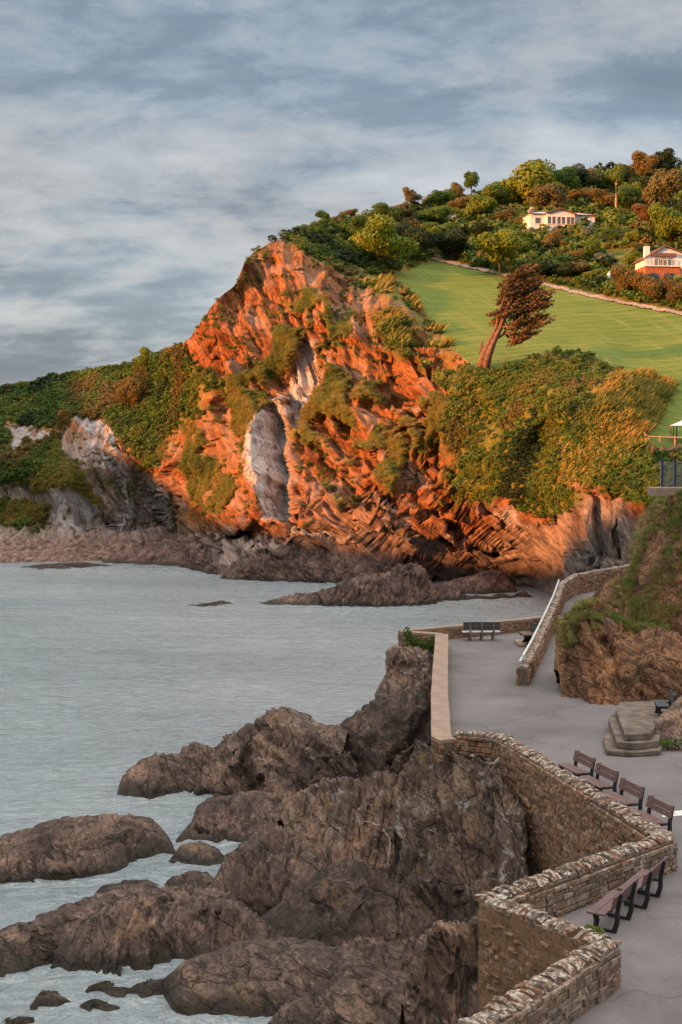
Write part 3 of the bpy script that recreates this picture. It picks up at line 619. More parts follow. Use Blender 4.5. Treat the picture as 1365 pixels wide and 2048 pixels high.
for cx, cy, rx, ry, k in ((600, 1700, 150, 30, .5), (420, 1725, 120, 30, .7), (250, 1790, 160, 25, .4), (200, 1820, 150, 25, .35), (420, 2030, 200, 35, .9), (120, 2030, 150, 30, .35), (330, 1185, 260, 12, .35), (900, 1197, 160, 8, .8), (250, 1140, 240, 7, .7), (700, 1222, 170, 8, .5), (1030, 1205, 80, 8, .8), (400, 1640, 80, 20, .45), (200, 1600, 120, 40, .2)):
    foam = np.maximum(foam, k * np.exp(-((SX - cx) / rx) ** 2 - ((SY - cy) / ry) ** 2))
tag(mesh_np('sea', Wt, gridfaces(*SX.shape), M['water'], attrs=dict(foam=foam.ravel())), 'calm rippled grey blue sea in the bay', kind='structure')
mb = MB(); mb.add([(-3000, -600, -.25), (3000, -600, -.25), (3000, 4000, -.25), (-3000, 4000, -.25)], [(0, 1, 2, 3)])
o = mb.build('open_sea', M['water']); tag(o, 'open sea round the bay', kind='structure')

# unseen ridge added on the left to shade near shore and far left cliff
def shade_ridge():
    sA, cA = math.sin(SUN_AZ), math.cos(SUN_AZ); te = math.tan(SUN_EL); L0 = -190.0
    T = [(-520, 12), (-330, 30), (-225, 29), (-207, 24), (-192, 17), (-174, 9), (-160, 6.0), (-140, 4.5), (-120, 5.0), (-104, 6.0), (-94, 11.0), (-84, 12.5), (-72, 16), (-62, 24), (-30, 30), (40, 32), (200, 25)]
    tt = np.linspace(-520, 200, 260); h = np.interp(tt, [a for a, b in T], [b for a, b in T]); vs = []
    for t_, hz in zip(tt, h):
        # ridge height that puts the shadow's edge at height hz where q = 70
        top = hz + te * (70 - L0)
        for k, (dq, fz) in enumerate(((-150, -.05), (-90, .35), (-40, .8), (-12, .97), (0, 1), (10, .95), (22, .6), (34, .2), (44, -.05))):
            q = L0 + dq; x, y = q * sA + t_ * cA, q * cA - t_ * sA
            vs.append((x, y, top * fz + (0 if k == 4 else 1.5 * (vn(np.array([[x * .1, y * .1, 0]]), 4)[0] - .5))))
    o = mesh_np('shade_ridge', np.array(vs), gridfaces(len(tt), 9), M['lawn']); tag(o, 'unseen grassy ridge shaped to shade the near shore and far left cliff', kind='structure')
shade_ridge()

# ------------------------------------------------------------------ shore rocks
def resamp(line, n):
    xs = [a[0] for a in line]; return np.interp(n, xs, [a[1] for a in line])
def rock(name, label, lower, upper, zb=-.02, lean=3.0, back=4.0, mat='shore', nu=None, nv=70, ang=40, amp=1.0, seed=0, group=None, cat='rock', expo=.7, dip=0.0, kind=None, blocks=1.0, cuts=1.0):
    """a rock standing on level zb: its foot line, its crest line, how far the crest lies behind the foot, and a back"""
    x0, x1 = max(lower[0][0], upper[0][0]), min(lower[-1][0], upper[-1][0]); nu = nu or int(max(24, min(240, (x1 - x0) / 2.2)))
    x = np.linspace(x0, x1, nu); yl, yu = resamp(lower, x), resamp(upper, x)
    tt = np.linspace(0, 1, nu); k = (1 + 3e-2 * (fbm(np.stack([x * .03, x * 0, x * 0], -1), 4, seed) - .5))
    yu = yu + 9 * (fbm(np.stack([x * .035, x * 0 + 3.3, x * 0], -1), 4, seed + 1, .6) - .5) * np.clip((yl - yu) / 40, 0, 1)
    hgt = np.clip((yl - yu) / max((yl - yu).max(), 1), 0, 1) ** .6
    zb_ = np.full(nu, zb, float) if np.isscalar(zb) else np.interp(x, [a for a, b in zb], [b for a, b in zb])
    B = G(x, yl, zb_); hv = (yl - yu) * B[:, 1] / F; lim = .42 * hv * F / np.maximum(yu - 900, 60)
    Dt = B[:, 1] + np.minimum(lean * hgt, lim if lean < 6 else 99) + .05; T = P(x, yu, Dt)
    n1, n2 = int(nv * .68), nv - int(nv * .68); rows = []
    B0 = B.copy(); B0[:, 2] -= 2.2; B0[:, 1] -= .25
    rows.append(B0)
    for v_ in np.linspace(0, 1, n1):
        a = v_ * math.pi / 2; sy = (1 - math.cos(a)) ** expo; sz = math.sin(a) ** (1 / expo) if expo != 1 else math.sin(a)
        q = B + (T - B) * np.array([sy, sy, sz]); rows.append(q)
    bb = back * hgt + .1
    for v_ in np.linspace(0, 1, n2 + 1)[1:]:
        a = v_ * math.pi / 2; q = T.copy(); q[:, 1] += bb * math.sin(a); q[:, 0] *= 1 + bb * math.sin(a) / T[:, 1]; q[:, 2] = T[:, 2] - (T[:, 2] - zb_ + 1.5) * (1 - math.cos(a)); rows.append(q)
    A = np.stack(rows, 1); n = gridnormals(A); c = A.mean((0, 1)); n = np.where(((A - c) * n).sum(-1, keepdims=True) < 0, -n, n)
    # flat broken faces: the body is cut back to planes, like rock split along its joints
    rr = np.random.default_rng(seed * 7 + 1); Lw = float(np.ptp(A[..., 0])); K = int(np.clip(cuts * (8 + Lw * 4), 6, 70)); H_ = float(np.ptp(A[:, 1:, 2]))
    fam = [np.array([-.62, -.55, .56]), np.array([.70, -.62, .36]), np.array([-.1, -.35, .93]), np.array([.15, -.95, .2])]
    A0 = A.copy(); RD = max(1.0, (H_ - 2) * 1.25)
    for k in range(K):
        i, j = rr.integers(3, nu - 3), rr.integers(3, int(nv * .62)); nk = n[i, j] * 1.0 + fam[rr.integers(4)] * rr.uniform(.1, .62) + rr.normal(0, .10, 3); nk /= np.linalg.norm(nk)
        dl = rr.uniform(.03, .20) * min(H_ - 2, 3.5) * (1.0 if k < K * .6 else .5); t_ = ((A - A0[i, j]) @ nk) + dl; rad = np.linalg.norm((A0 - A0[i, j]) * np.array([1, .8, 1]), axis=-1)
        A = A - nk * (np.clip(t_, 0, .30 * (H_ - 1.5)) * sm(rad, RD * 1.15, RD * .8))[..., None] * np.minimum(1, hgt * 1.3)[:, None, None]
    n = gridnormals(A); n = np.where(((A - c) * n).sum(-1, keepdims=True) < 0, -n, n)
    # steps along the bedding: ledges with sharp brows
    ab = R(ang); nb = np.array([math.sin(ab), -.5, math.cos(ab)]); nb /= np.linalg.norm(nb); w_ = (A @ nb) * (1.1 if H_ > 5 else 1.9) + .8 * fbm(A * .35, 3, seed + 60); f_ = w_ - np.floor(w_)
    A = A + n * ((f_ ** 1.5 - .4) * sm(f_, 1.0, .92) * (.34 if H_ > 5 else .17) * blocks * np.minimum(1, hgt)[:, None])[..., None]
    # beds and broken blocks
    aa = R(ang); nn = np.array([math.sin(aa), -.35, math.cos(aa)]); nn /= np.linalg.norm(nn); ll = np.array([math.cos(aa), 0, -math.sin(aa)]); mm = np.cross(nn, ll)
    q = np.stack([A @ nn, A @ ll, A @ mm], -1) + seed * 3.7
    hm = np.clip((T[:, 2] - zb_) / 2.2, .12, 1)[:, None]
    d = .16 * (fbm(A * .6 + seed, 2, seed + 2, .5) - .5)
    e, cv_ = cells(q * np.array([1.0, .42, .42]), seed + 5); d = d + blocks * .24 * (cv_ - .5) * sm(e, 0, .08) - .10 * (1 - sm(e, 0, .05))
    e3, cv3 = cells(q * np.array([2.6, 1.2, 1.2]) + 2, seed + 25); d = d + blocks * .13 * (cv3 - .5) * sm(e3, 0, .10) - .04 * (1 - sm(e3, 0, .06))
    e2, cv2 = cells(q * np.array([.42, .2, .2]) + 7, seed + 15); d = d + blocks * .30 * (cv2 - .5) * sm(e2, 0, .06)
    h1 = vn(q * np.array([2.6, .35, .35]), seed + 6); d = d + .15 * (np.abs(h1 - .5) * 2 - .5)
    h2 = vn(q * np.array([6.5, 1.0, 1.0]), seed + 7); d = d + .10 * (sm(h2, .35, .6) - .5)
    d = d + .10 * (fbm(A * 3.2, 4, seed + 8, .65, True) - .6)
    sc_ = amp * hm * np.minimum(1, hgt[:, None] * 1.2 + .1)
    A = A + n * (d * sc_)[..., None]
    o = mesh_np(name, A, gridfaces(nu, A.shape[1]), M[mat])
    if kind: tag(o, label, kind=kind)
    else: tag(o, label, cat, group)
    return A
SR = 'brown rocks along the near shore'
# far side of the bay
rock('sea_rock', 'jagged red grey rock ridge in the water below the orange cliff', [(500, 1208), (560, 1214), (700, 1218), (860, 1214), (905, 1208), (1000, 1200)], [(500, 1206), (560, 1190), (620, 1182), (650, 1176), (700, 1160), (735, 1150), (775, 1140), (800, 1130), (835, 1122), (855, 1128), (866, 1152), (905, 1172), (935, 1184), (1000, 1192)], lean=4, back=6, mat='stack', ang=-55, amp=1.6, seed=3)
rock('sea_rock', 'rounded brown boulder ledge at the foot of the orange cliff', [(435, 1160), (500, 1163), (580, 1166), (700, 1170), (800, 1172), (868, 1168)], [(435, 1158), (450, 1135), (480, 1115), (505, 1082), (540, 1078), (600, 1082), (660, 1098), (720, 1112), (790, 1128), (868, 1150)], lean=5, back=7, mat='stack', ang=25, amp=1.3, seed=5)
rock('sea_rock', 'low grey rock apron between the orange cliff and the cove', [(840, 1184), (900, 1190), (960, 1190), (1035, 1186)], [(840, 1180), (880, 1168), (930, 1155), (985, 1143), (1005, 1145), (1035, 1180)], lean=3, back=8, mat='stack', ang=20, amp=.8, seed=8)
rock('sea_rock', 'flat wet rock shelf barely above the water near the left beach', [(40, 1136), (90, 1140), (160, 1136), (222, 1133)], [(40, 1134), (90, 1129), (160, 1125), (222, 1131)], lean=4, back=4, mat='stack', amp=.5, seed=12)
rock('sea_rock', 'low slanting dark red rock slab on the beach beside the orange cliff', [(205, 1128), (300, 1134), (380, 1134), (445, 1150)], [(205, 1122), (260, 1098), (330, 1080), (380, 1078), (445, 1110)], lean=8, back=8, mat='stack', ang=20, amp=.8, seed=14)
rock('sea_rock', 'small dark rock awash left of the jagged ridge', [(365, 1212), (420, 1213), (470, 1209)], [(365, 1211), (415, 1206), (445, 1202), (470, 1208)], lean=2, back=2, mat='stack', amp=.4, seed=15)
rock('sea_rock', 'small boulders at the water edge of the cove', [(980, 1196), (1020, 1199), (1066, 1195)], [(980, 1194), (1003, 1186), (1020, 1192), (1050, 1183), (1066, 1193)], lean=2, back=2, mat='stack', amp=.5, seed=16)
# mid and near rocks on the left
rock('shore_rock', 'long blocky brown rock running out into the sea, farthest of the near rocks', [(232, 1604), (300, 1610), (380, 1612), (450, 1600), (520, 1604), (600, 1650), (700, 1650)], [(232, 1590), (245, 1555), (265, 1538), (310, 1512), (340, 1515), (385, 1492), (440, 1493), (495, 1488), (520, 1466), (580, 1464), (640, 1466), (672, 1472), (700, 1470)], lean=4.0, back=5, ang=20, seed=21, group=SR, expo=.75)
rock('shore_rock', 'brown rounded rock rising behind the tidal channel left of the big crag', [(352, 1683), (420, 1690), (500, 1692), (560, 1690), (600, 1700)], [(352, 1680), (385, 1650), (398, 1622), (430, 1603), (480, 1594), (520, 1590), (600, 1600)], lean=2.6, back=4, ang=30, seed=22, group=SR)
rock('shore_rock', 'large flat backed brown rock cut by the left edge of the picture', [(-120, 1778), (0, 1773), (60, 1768), (150, 1760), (250, 1745), (310, 1718), (352, 1708)], [(-120, 1700), (0, 1690), (60, 1672), (115, 1660), (130, 1650), (200, 1643), (255, 1642), (305, 1650), (335, 1675), (352, 1702)], lean=3.6, back=4, ang=16, seed=23, group=SR, expo=.85)
rock('shore_rock', 'low brown rock hump beside the channel, right of the flat backed rock', [(340, 1732), (390, 1736), (440, 1732), (458, 1722)], [(340, 1722), (365, 1696), (400, 1690), (435, 1700), (458, 1718)], lean=1.4, back=1.6, ang=20, seed=24, amp=.7, group=SR)
rock('shore_rock', 'small flat rock alone in the pale water channel', [(183, 1804), (240, 1807), (300, 1798), (333, 1786)], [(183, 1798), (205, 1778), (250, 1768), (300, 1768), (333, 1780)], lean=1.4, back=1.5, ang=10, seed=25, amp=.6, group=SR)
rock('shore_rock', 'small rounded rock at the channel head against the big crag', [(328, 1780), (380, 1795), (440, 1795)], [(328, 1772), (345, 1755), (385, 1746), (415, 1748), (440, 1770)], lean=1.2, back=1.3, ang=20, seed=26, amp=.6, group=SR)
rock('shore_rock', 'long low rock ridge with brown seaweed running to the left edge', [(-120, 1990), (0, 1962), (60, 1955), (130, 1935), (200, 1900), (330, 1850)], [(-120, 1900), (0, 1876), (40, 1860), (95, 1842), (150, 1820), (200, 1800), (250, 1786), (300, 1782), (330, 1790)], lean=3.0, back=3, ang=14, mat='shore_flat', seed=27, group=SR)
rock('shore_rock', 'big brown whale backed rock ending in a sharp prow at its left', [(103, 1928), (112, 1950), (180, 1958), (250, 1962), (320, 1952), (420, 1950), (540, 1960), (600, 1960)], [(103, 1918), (120, 1895), (180, 1850), (240, 1812), (280, 1792), (340, 1786), (420, 1796), (470, 1815), (520, 1850), (560, 1880), (600, 1900)], lean=2.6, back=4, ang=48, seed=28, group=SR)
rock('shore_rock', 'smooth grey rounded rock shelf in front of the whale backed rock', [(325, 1990), (360, 2038), (480, 2045), (560, 2040), (650, 2060), (820, 2070)], [(325, 1965), (370, 1935), (430, 1918), (490, 1895), (560, 1890), (640, 1905), (720, 1922), (780, 1950), (820, 1960)], lean=3.6, back=3, ang=8, mat='shore_flat', seed=29, group=SR, blocks=.4, cuts=.5)
rock('shore_rock', 'dark rock hump at the bottom edge beside the grey shelf', [(535, 2080), (640, 2100), (800, 2110), (860, 2110)], [(535, 2050), (570, 2010), (620, 1985), (680, 1962), (740, 1962), (800, 1975), (860, 2000)], lean=1.8, back=2, ang=14, mat='shore_flat', seed=30, group=SR)
rock('shore_rock', 'small dark rock poking from shallow water at the lower left', [(60, 2018), (100, 2024), (142, 2012)], [(60, 2012), (85, 1990), (110, 1984), (142, 2004)], lean=.7, back=.8, seed=31, amp=.5, mat='shore_flat', group=SR)
rock('shore_rock', 'low grey rock lying between the poking rock and the grey shelf', [(165, 1995), (210, 2000), (270, 1998), (345, 1990)], [(165, 1990), (180, 1975), (215, 1969), (260, 1980), (300, 1962), (345, 1965)], lean=1.0, back=1.0, seed=32, amp=.5, mat='shore_flat', group=SR)
rock('shore_rock', 'lowest flat rock sliver in the bottom left corner', [(10, 2046), (40, 2050), (68, 2042)], [(10, 2040), (35, 2032), (68, 2036)], lean=.6, back=.6, seed=33, amp=.3, mat='shore_flat', group=SR)
rock('shore_rock', 'pale low rock in the shallows below the low grey rock', [(140, 2022), (190, 2028), (240, 2020)], [(140, 2016), (175, 2004), (215, 2006), (240, 2014)], lean=.7, back=.6, seed=34, amp=.4, mat='shore_flat', group=SR)
# the crags under the promenade
rock('crag', 'layered brown crag under the far corner of the terrace wall', [(750, 1422), (800, 1430), (900, 1430)], [(750, 1392), (758, 1372), (775, 1352), (762, 1322), (772, 1308), (790, 1297), (830, 1300), (868, 1312), (900, 1316)], zb=3.4, lean=3.6, back=5, mat='shore_steep', ang=-40, seed=41, cat='rock', expo=.6, cuts=.6)
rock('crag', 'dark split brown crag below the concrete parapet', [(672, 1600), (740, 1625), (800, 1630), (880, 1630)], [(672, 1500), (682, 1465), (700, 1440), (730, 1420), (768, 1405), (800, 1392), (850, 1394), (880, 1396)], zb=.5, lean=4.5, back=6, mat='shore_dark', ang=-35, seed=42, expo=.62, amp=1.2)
rock('crag', 'small rock showing behind the dark split crag', [(645, 1500), (690, 1510)], [(645, 1475), (660, 1455), (690, 1448)], zb=0, lean=1.5, back=2, seed=43)
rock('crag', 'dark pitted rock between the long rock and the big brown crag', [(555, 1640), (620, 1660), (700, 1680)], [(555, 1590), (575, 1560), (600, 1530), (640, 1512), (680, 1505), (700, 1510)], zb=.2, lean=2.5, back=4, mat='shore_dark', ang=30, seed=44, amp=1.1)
CR1 = rock('crag', 'big tan faced brown crag with a white quartz streak in the middle of the rocks', [(556, 1760), (640, 1800), (760, 1830), (880, 1830), (930, 1820)], [(556, 1640), (564, 1612), (600, 1592), (640, 1566), (700, 1562), (760, 1562), (795, 1572), (820, 1620), (860, 1700), (930, 1770)], zb=1.0, lean=4.0, back=5, mat='shore_steep', ang=72, seed=45, amp=.9, expo=.6)
rock('crag', 'brown rock shoulder sloping down to the water left of the tan faced crag', [(408, 1800), (460, 1845), (540, 1870), (640, 1880), (700, 1870)], [(408, 1792), (425, 1770), (450, 1727), (500, 1692), (540, 1662), (575, 1668), (620, 1705), (700, 1760)], zb=.1, lean=3.6, back=5, mat='shore', ang=60, seed=55, amp=.9, expo=.8)
rock('crag', 'pale topped slanting ridge of rock beneath the wall end', [(770, 1640), (800, 1690), (850, 1740), (900, 1800), (960, 1830), (1050, 1840)], [(770, 1500), (785, 1476), (840, 1476), (912, 1482), (960, 1560), (1020, 1600), (1050, 1700)], zb=3.0, lean=2.8, back=5, mat='shore_pale', ang=58, seed=46, amp=1.0, expo=.55)
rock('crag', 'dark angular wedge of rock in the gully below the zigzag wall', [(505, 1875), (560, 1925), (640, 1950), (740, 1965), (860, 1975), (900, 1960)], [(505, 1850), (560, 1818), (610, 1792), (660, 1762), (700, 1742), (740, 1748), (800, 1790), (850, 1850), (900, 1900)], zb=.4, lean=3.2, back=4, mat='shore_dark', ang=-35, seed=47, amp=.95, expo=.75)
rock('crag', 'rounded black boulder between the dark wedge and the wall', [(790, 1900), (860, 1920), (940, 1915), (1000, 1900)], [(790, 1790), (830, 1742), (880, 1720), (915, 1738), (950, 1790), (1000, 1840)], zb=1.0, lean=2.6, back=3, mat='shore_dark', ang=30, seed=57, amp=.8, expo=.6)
rock('crag', 'brown rock step with dry grass below the dark angular rock', [(640, 1990), (720, 2010), (860, 2020), (960, 2040)], [(640, 1950), (680, 1905), (720, 1885), (800, 1890), (880, 1900), (960, 1920)], zb=.2, lean=2.4, back=3, mat='shore', ang=25, seed=48, amp=1.0)
rock('crag', 'tall lichen spotted rock at the foot of the nearest wall', [(800, 2180), (880, 2200), (1010, 2200), (1060, 2200)], [(800, 2000), (825, 1950), (850, 1890), (880, 1862), (930, 1850), (965, 1848), (1010, 1900), (1060, 1980)], zb=2.6, lean=1.8, back=2.5, mat='shore_steep', ang=66, seed=49, amp=.9, expo=.6, blocks=.6)
rock('crag', 'smooth bedrock face under the tall zigzag wall', [(900, 1800), (960, 1800), (1040, 1830), (1150, 1850), (1300, 1850)], [(900, 1572), (960, 1572), (1010, 1585), (1050, 1730), (1150, 1800), (1300, 1830)], zb=2.2, lean=3.0, back=2, mat='shore_steep', ang=12, seed=50, amp=.6)

# ------------------------------------------------------------------ stone pieces shared by all walls
def stone_mesh(i, sq=.12, front=True, mat='stone'):
    r = np.random.default_rng(100 + i); c = []
    for z in (-.5, .5):
        for x in (-.5, .5):
            for y in (-.5, .5): c.append([x + r.uniform(-.06, .06), y, z + r.uniform(-.1, .1)])
    inn = []
    for x, z in ((-.5, -.5), (.5, -.5), (.5, .5), (-.5, .5)):
        for y in (-.5, .5): inn.append([x * (1 - sq) + r.uniform(-.05, .05), y * 1.35 + r.uniform(-.12, .12), z * (1 - sq * 1.6) + r.uniform(-.06, .06)])
    v = c + inn   # c: index z*4+x*2+y ; corners
    def C(x, y, z): return z * 4 + x * 2 + y
    f = []
    for y in (0, 1):
        o = [C(0, y, 0), C(1, y, 0), C(1, y, 1), C(0, y, 1)]; n_ = [8 + y, 10 + y, 12 + y, 14 + y]
        q = [tuple(n_)] + [(o[k], o[(k + 1) % 4], n_[(k + 1) % 4], n_[k]) for k in range(4)]
        f += q if y == 0 else [t[::-1] for t in q]
    f += [(C(0, 0, 0), C(0, 0, 1), C(0, 1, 1), C(0, 1, 0)), (C(1, 0, 0), C(1, 1, 0), C(1, 1, 1), C(1, 0, 1)), (C(0, 0, 1), C(1, 0, 1), C(1, 1, 1), C(0, 1, 1)), (C(0, 0, 0), C(0, 1, 0), C(1, 1, 0), C(1, 0, 0))]
    me = bpy.data.meshes.new('stone'); me.from_pydata(v, [], f); me.materials.append(M[mat]); me.update(); return me
def cope_mesh(i):
    """upright rounded cope stone: unit box with a humped, chipped top"""
    r = np.random.default_rng(300 + i); vs = []; nx, ny = 3, 5; h = [.1 + r.uniform(-.1, .1), .42, .5 + r.uniform(-.1, .1), .40, .08 + r.uniform(-.1, .1)]
    for j in range(ny):
        for k in range(nx):
            vs.append([(k / (nx - 1) - .5) * (1 + r.uniform(-.15, .15)), (j / (ny - 1) - .5), h[j] + r.uniform(-.1, .1) - (.14 if k != 1 else 0)])
    for j in range(ny):
        for k in range(nx): vs.append([(k / (nx - 1) - .5), (j / (ny - 1) - .5), -.5])
    f = []; n = nx * ny
    for j in range(ny - 1):
        for k in range(nx - 1):
            a = j * nx + k; f.append((a, a + 1, a + nx + 1, a + nx))
    for j in range(ny - 1):
        for k in (0, nx - 1):
            a = j * nx + k; q = (a, a + nx, a + nx + n, a + n); f.append(q if k == 0 else q[::-1])
    for k in range(nx - 1):
        for j in (0, ny - 1):
            a = j * nx + k; q = (a, a + n, a + n + 1, a + 1); f.append(q if j == 0 else q[::-1])
    me = bpy.data.meshes.new('cope_stone'); me.from_pydata(vs, [], f); me.materials.append(M['cope']); me.update(); return me
STN = [stone_mesh(i) for i in range(8)]; STG = [stone_mesh(i, mat='stone_grey') for i in range(8)]; COPE = [cope_mesh(i) for i in range(9)]
def stone_wall(label, A, B, zt, zb, th=.45, faces=(), core='mortar', cope=True, row=.17, ln=(.22, .55), limit=290, grey=False, cs=(.13, .24), chh=.22, name='stone_wall', small=None):
    """A,B plan points; zt,zb (start,end) levels; faces: sides (+1 left of A->B, -1 right, 'a' or 'b' for the end) dressed with single stones"""
    A = Vector((A[0], A[1], 0)); B = Vector((B[0], B[1], 0)); d = B - A; L = d.length; rz = math.atan2(d.y, d.x)
    t = empty(name, (A.x, A.y, zb[0]), rz, label, 'wall'); z0 = zb[0]
    ZT = lambda l: zt[0] + (zt[1] - zt[0]) * l / L - z0
    ZB = lambda l: zb[0] + (zb[1] - zb[0]) * l / L - z0
    n = max(3, int(L / .3)); m = 12; g = []
    for k in range(n + 1):
        l = L * k / n; ring = []
        for q in range(m + 1): ring.append((l, -th / 2, ZB(l) + (ZT(l) - ZB(l)) * q / m))
        for q in range(m + 1): ring.append((l, th / 2, ZT(l) - (ZT(l) - ZB(l)) * q / m))
        g.append(ring)
    g = np.array(g); dn = (vn(g * 3.1 + A.x, 5) - .5) * .07; g[..., 1] += dn
    me_v = g.reshape(-1, 3); ff = [tuple(q) for q in gridfaces(n + 1, 2 * m + 2)] + [tuple(range(2 * m + 2))[::-1], tuple(n * (2 * m + 2) + k for k in range(2 * m + 2))]
    me = bpy.data.meshes.new('wall_core'); me.from_pydata([tuple(q) for q in me_v], [], ff); me.materials.append(M[core]); me.update()
    o = bpy.data.objects.new('wall_core', me); COL.objects.link(o); o.parent = t
    cnt = 0; extra = MB(); src = STG if grey else STN
    for fc_ in faces:
        ll, yy = (L, None) if fc_ in (1, -1) else (th, 1)
        zmax = max(ZT(0), ZT(L)); z = min(ZB(0), ZB(L)) + .02
        while z < zmax - .04:
            hh = row * random.uniform(.6, 1.35); l = -random.uniform(0, .1)
            while l < ll - .04:
                w_ = min(random.uniform(*ln) * random.choice((.6, 1, 1, 1.3)), ll - l + .03); lc = l + w_ / 2; zc = z + hh / 2; lw = lc if fc_ in (1, -1) else (0 if fc_ == 'a' else L)
                if zc < ZT(min(max(lw, 0), L)) - .03 and zc > ZB(min(max(lw, 0), L)) - .1 and w_ > .05:
                    pr = random.uniform(-.012, .035); dpt = .1
                    if fc_ in (1, -1): lo = (lc, fc_ * (th / 2 + pr - .02), zc); rot = (0, random.uniform(-.03, .03), random.uniform(-.04, .04))
                    else: lo = ((-pr + .02) if fc_ == 'a' else L + pr - .02, lc - th / 2, zc); rot = (0, 0, math.pi / 2)
                    sc = (w_ * .94, dpt, hh * .90)
                    if cnt < limit and not small: inst('stone', random.choice(src), t, lo, rot, sc); cnt += 1
                    else:
                        me_ = random.choice(src); Mx = Matrix.LocRotScale(Vector(lo), Matrix.Rotation(rot[2], 3, 'Z'), Vector(sc))
                        extra.add([Mx @ v.co for v in me_.vertices], [tuple(p.vertices) for p in me_.polygons])
                l += w_
            z += hh
    if extra.v: e = extra.build('face_stones', M['stone_grey' if grey else 'stone'], t); e['kind'] = 'stuff'
    if cope:
        l = -.05
        while l < L + .02:
            w_ = random.uniform(*cs); hh = chh * random.uniform(.55, 1.3)
            inst('cope_stone', random.choice(COPE), t, (l + w_ / 2, random.uniform(-.03, .03), ZT(l) + hh * .3), (random.uniform(-.16, .16), random.uniform(-.28, .28), random.uniform(-.22, .22)), (w_ * random.uniform(.68, 1.0), th * random.uniform(.80, 1.02), hh)); l += w_
    return t

# ------------------------------------------------------------------ promenade
g2 = lambda px, py, z: (float(G(px, py, z)[0]), float(G(px, py, z)[1]))
ZP = 5.5
Q0 = g2(915, 1466, 6.25); Q1 = g2(1002, 1474, 6.25); Q2 = g2(1330, 1678, 6.2); Q3 = g2(975, 1802, 6.25); Q4 = g2(1212, 1890, 6.25); Q5 = g2(940, 2062, 6.25)
Q6 = (Q5[0] + (Q5[0] - Q4[0]) * .6, Q5[1] + (Q5[1] - Q4[1]) * .6)
C0 = g2(802, 1262, 6.15); C1 = g2(884, 1268, 6.15); C2 = g2(879, 1385, 6.15); C3 = g2(884, 1474, 6.15); E0 = g2(1118, 1226, 6.3)
RW = [(1046, 1338, 6.2), (1070, 1292, 6.35), (1092, 1245, 6.5), (1112, 1200, 6.75), (1122, 1170, 6.95), (1150, 1152, 7.15), (1205, 1142, 7.3), (1262, 1132, 7.5)]
RWP = [g2(*q) for q in RW]
poly = [C0, C1, C2, C3, Q0, Q1, Q2, Q3, Q4, Q5, Q6, (Q6[0], 6), (34, 6), (34, 100), (RWP[-1][0] + 6, RWP[-1][1] + 1), RWP[-1], RWP[-2], RWP[-3], RWP[-4], E0]
mb = MB(); n = len(poly)
mb.add([(x, y, ZP) for x, y in poly] + [(x, y, ZP - .3) for x, y in poly], [tuple(range(n))] + [(i + n, (i + 1) % n + n, (i + 1) % n, i) for i in range(n)])
tag(mb.build('promenade', M['asphalt']), 'grey tarmac promenade between the rocks and the bank', kind='structure')
mb = MB(); mb.add([(x, y, ZP - .3) for x, y in poly] + [(x, y, -.8) for x, y in poly], [(i + n, (i + 1) % n + n, (i + 1) % n, i) for i in range(n)])
tag(mb.build('promenade_foundation', M['shore_steep']), 'rock face carrying the promenade', kind='structure')
# ramp path behind the rail wall
lft = [(1052, 1358), (1078, 1310), (1098, 1262), (1120, 1212), (1134, 1182), (1150, 1166), (1185, 1158), (1240, 1150)]
rgt = [(1116, 1402), (1128, 1320), (1140, 1260), (1158, 1222), (1180, 1192), (1196, 1172), (1215, 1166), (1262, 1160)]
vs = []
for k in range(8):
    z = ZP + .004 + .95 * (k / 7) ** 1.3; a = G(lft[k][0] - 4, lft[k][1], z); b_ = G(rgt[k][0] + 6, rgt[k][1], z)
    for j in range(5): vs.append(a + (b_ - a) * j / 4)
tag(mesh_np('ramp_path', np.array(vs), gridfaces(8, 5), M['asphalt']), 'narrow tarmac path climbing behind the rail wall', kind='structure')
ln_ = [G(1324, 1624, ZP + .004), G(1380, 1619, ZP + .004), G(1384, 1629, ZP + .004), G(1326, 1634, ZP + .004)]
tag(mesh_np('road_marking', np.array(ln_), np.array([[0, 1, 2, 3]]), M['linepaint']), 'worn white painted line on the tarmac', kind='structure')

stone_wall('short squared end of the zigzag wall facing the camera, with dark red blocks', Q0, Q1, (6.25, 6.25), (3.2, 3.2), .5, (-1, 'a'), cs=(.10, .2), chh=.14, row=.15, ln=(.2, .5))
stone_wall('tall brown retaining wall dropping to the rocks beside the row of four benches', Q1, Q2, (6.25, 6.2), (1.3, 3.0), .5, (-1,), row=.10, ln=(.14, .34), small=True, cs=(.09, .17), chh=.19)
stone_wall('grey brown wall running back from the promenade corner behind the pair of benches', Q2, Q3, (6.2, 6.25), (5.0, 3.4), .5, (1, 'a'), grey=True, cs=(.09, .19), chh=.19, row=.14, ln=(.15, .36))
stone_wall('ochre rubble wall stepping out below the pair of benches', Q3, Q4, (6.25, 6.25), (2.6, 4.6), .5, (-1,), core='render', row=.34, ln=(.5, .9), limit=0, cs=(.14, .26), chh=.19) if False else None
wC = stone_wall('ochre rendered wall stepping out below the pair of benches', Q3, Q4, (6.25, 6.25), (2.0, 4.2), .5, (), core='render', cs=(.10, .2), chh=.19)
LC = math.hypot(Q4[0] - Q3[0], Q4[1] - Q3[1])
for k in range(260):
    l = random.uniform(.1, LC - .1); z = random.uniform(.0, 4.0)
    if z < (2.2 * l / LC) or z > 4.1: continue
    inst('stone', random.choice(STN), wC, (l, -.235, z), (0, random.uniform(-.3, .3), 0), (random.uniform(.05, .26), .06, random.uniform(.03, .14)))
stone_wall('white lichened wall running to the bottom edge of the picture', Q4, Q6, (6.25, 6.25), (5.0, 5.0), .5, (1, 'a'), grey=True, cs=(.09, .19), chh=.19, row=.14, ln=(.15, .38))
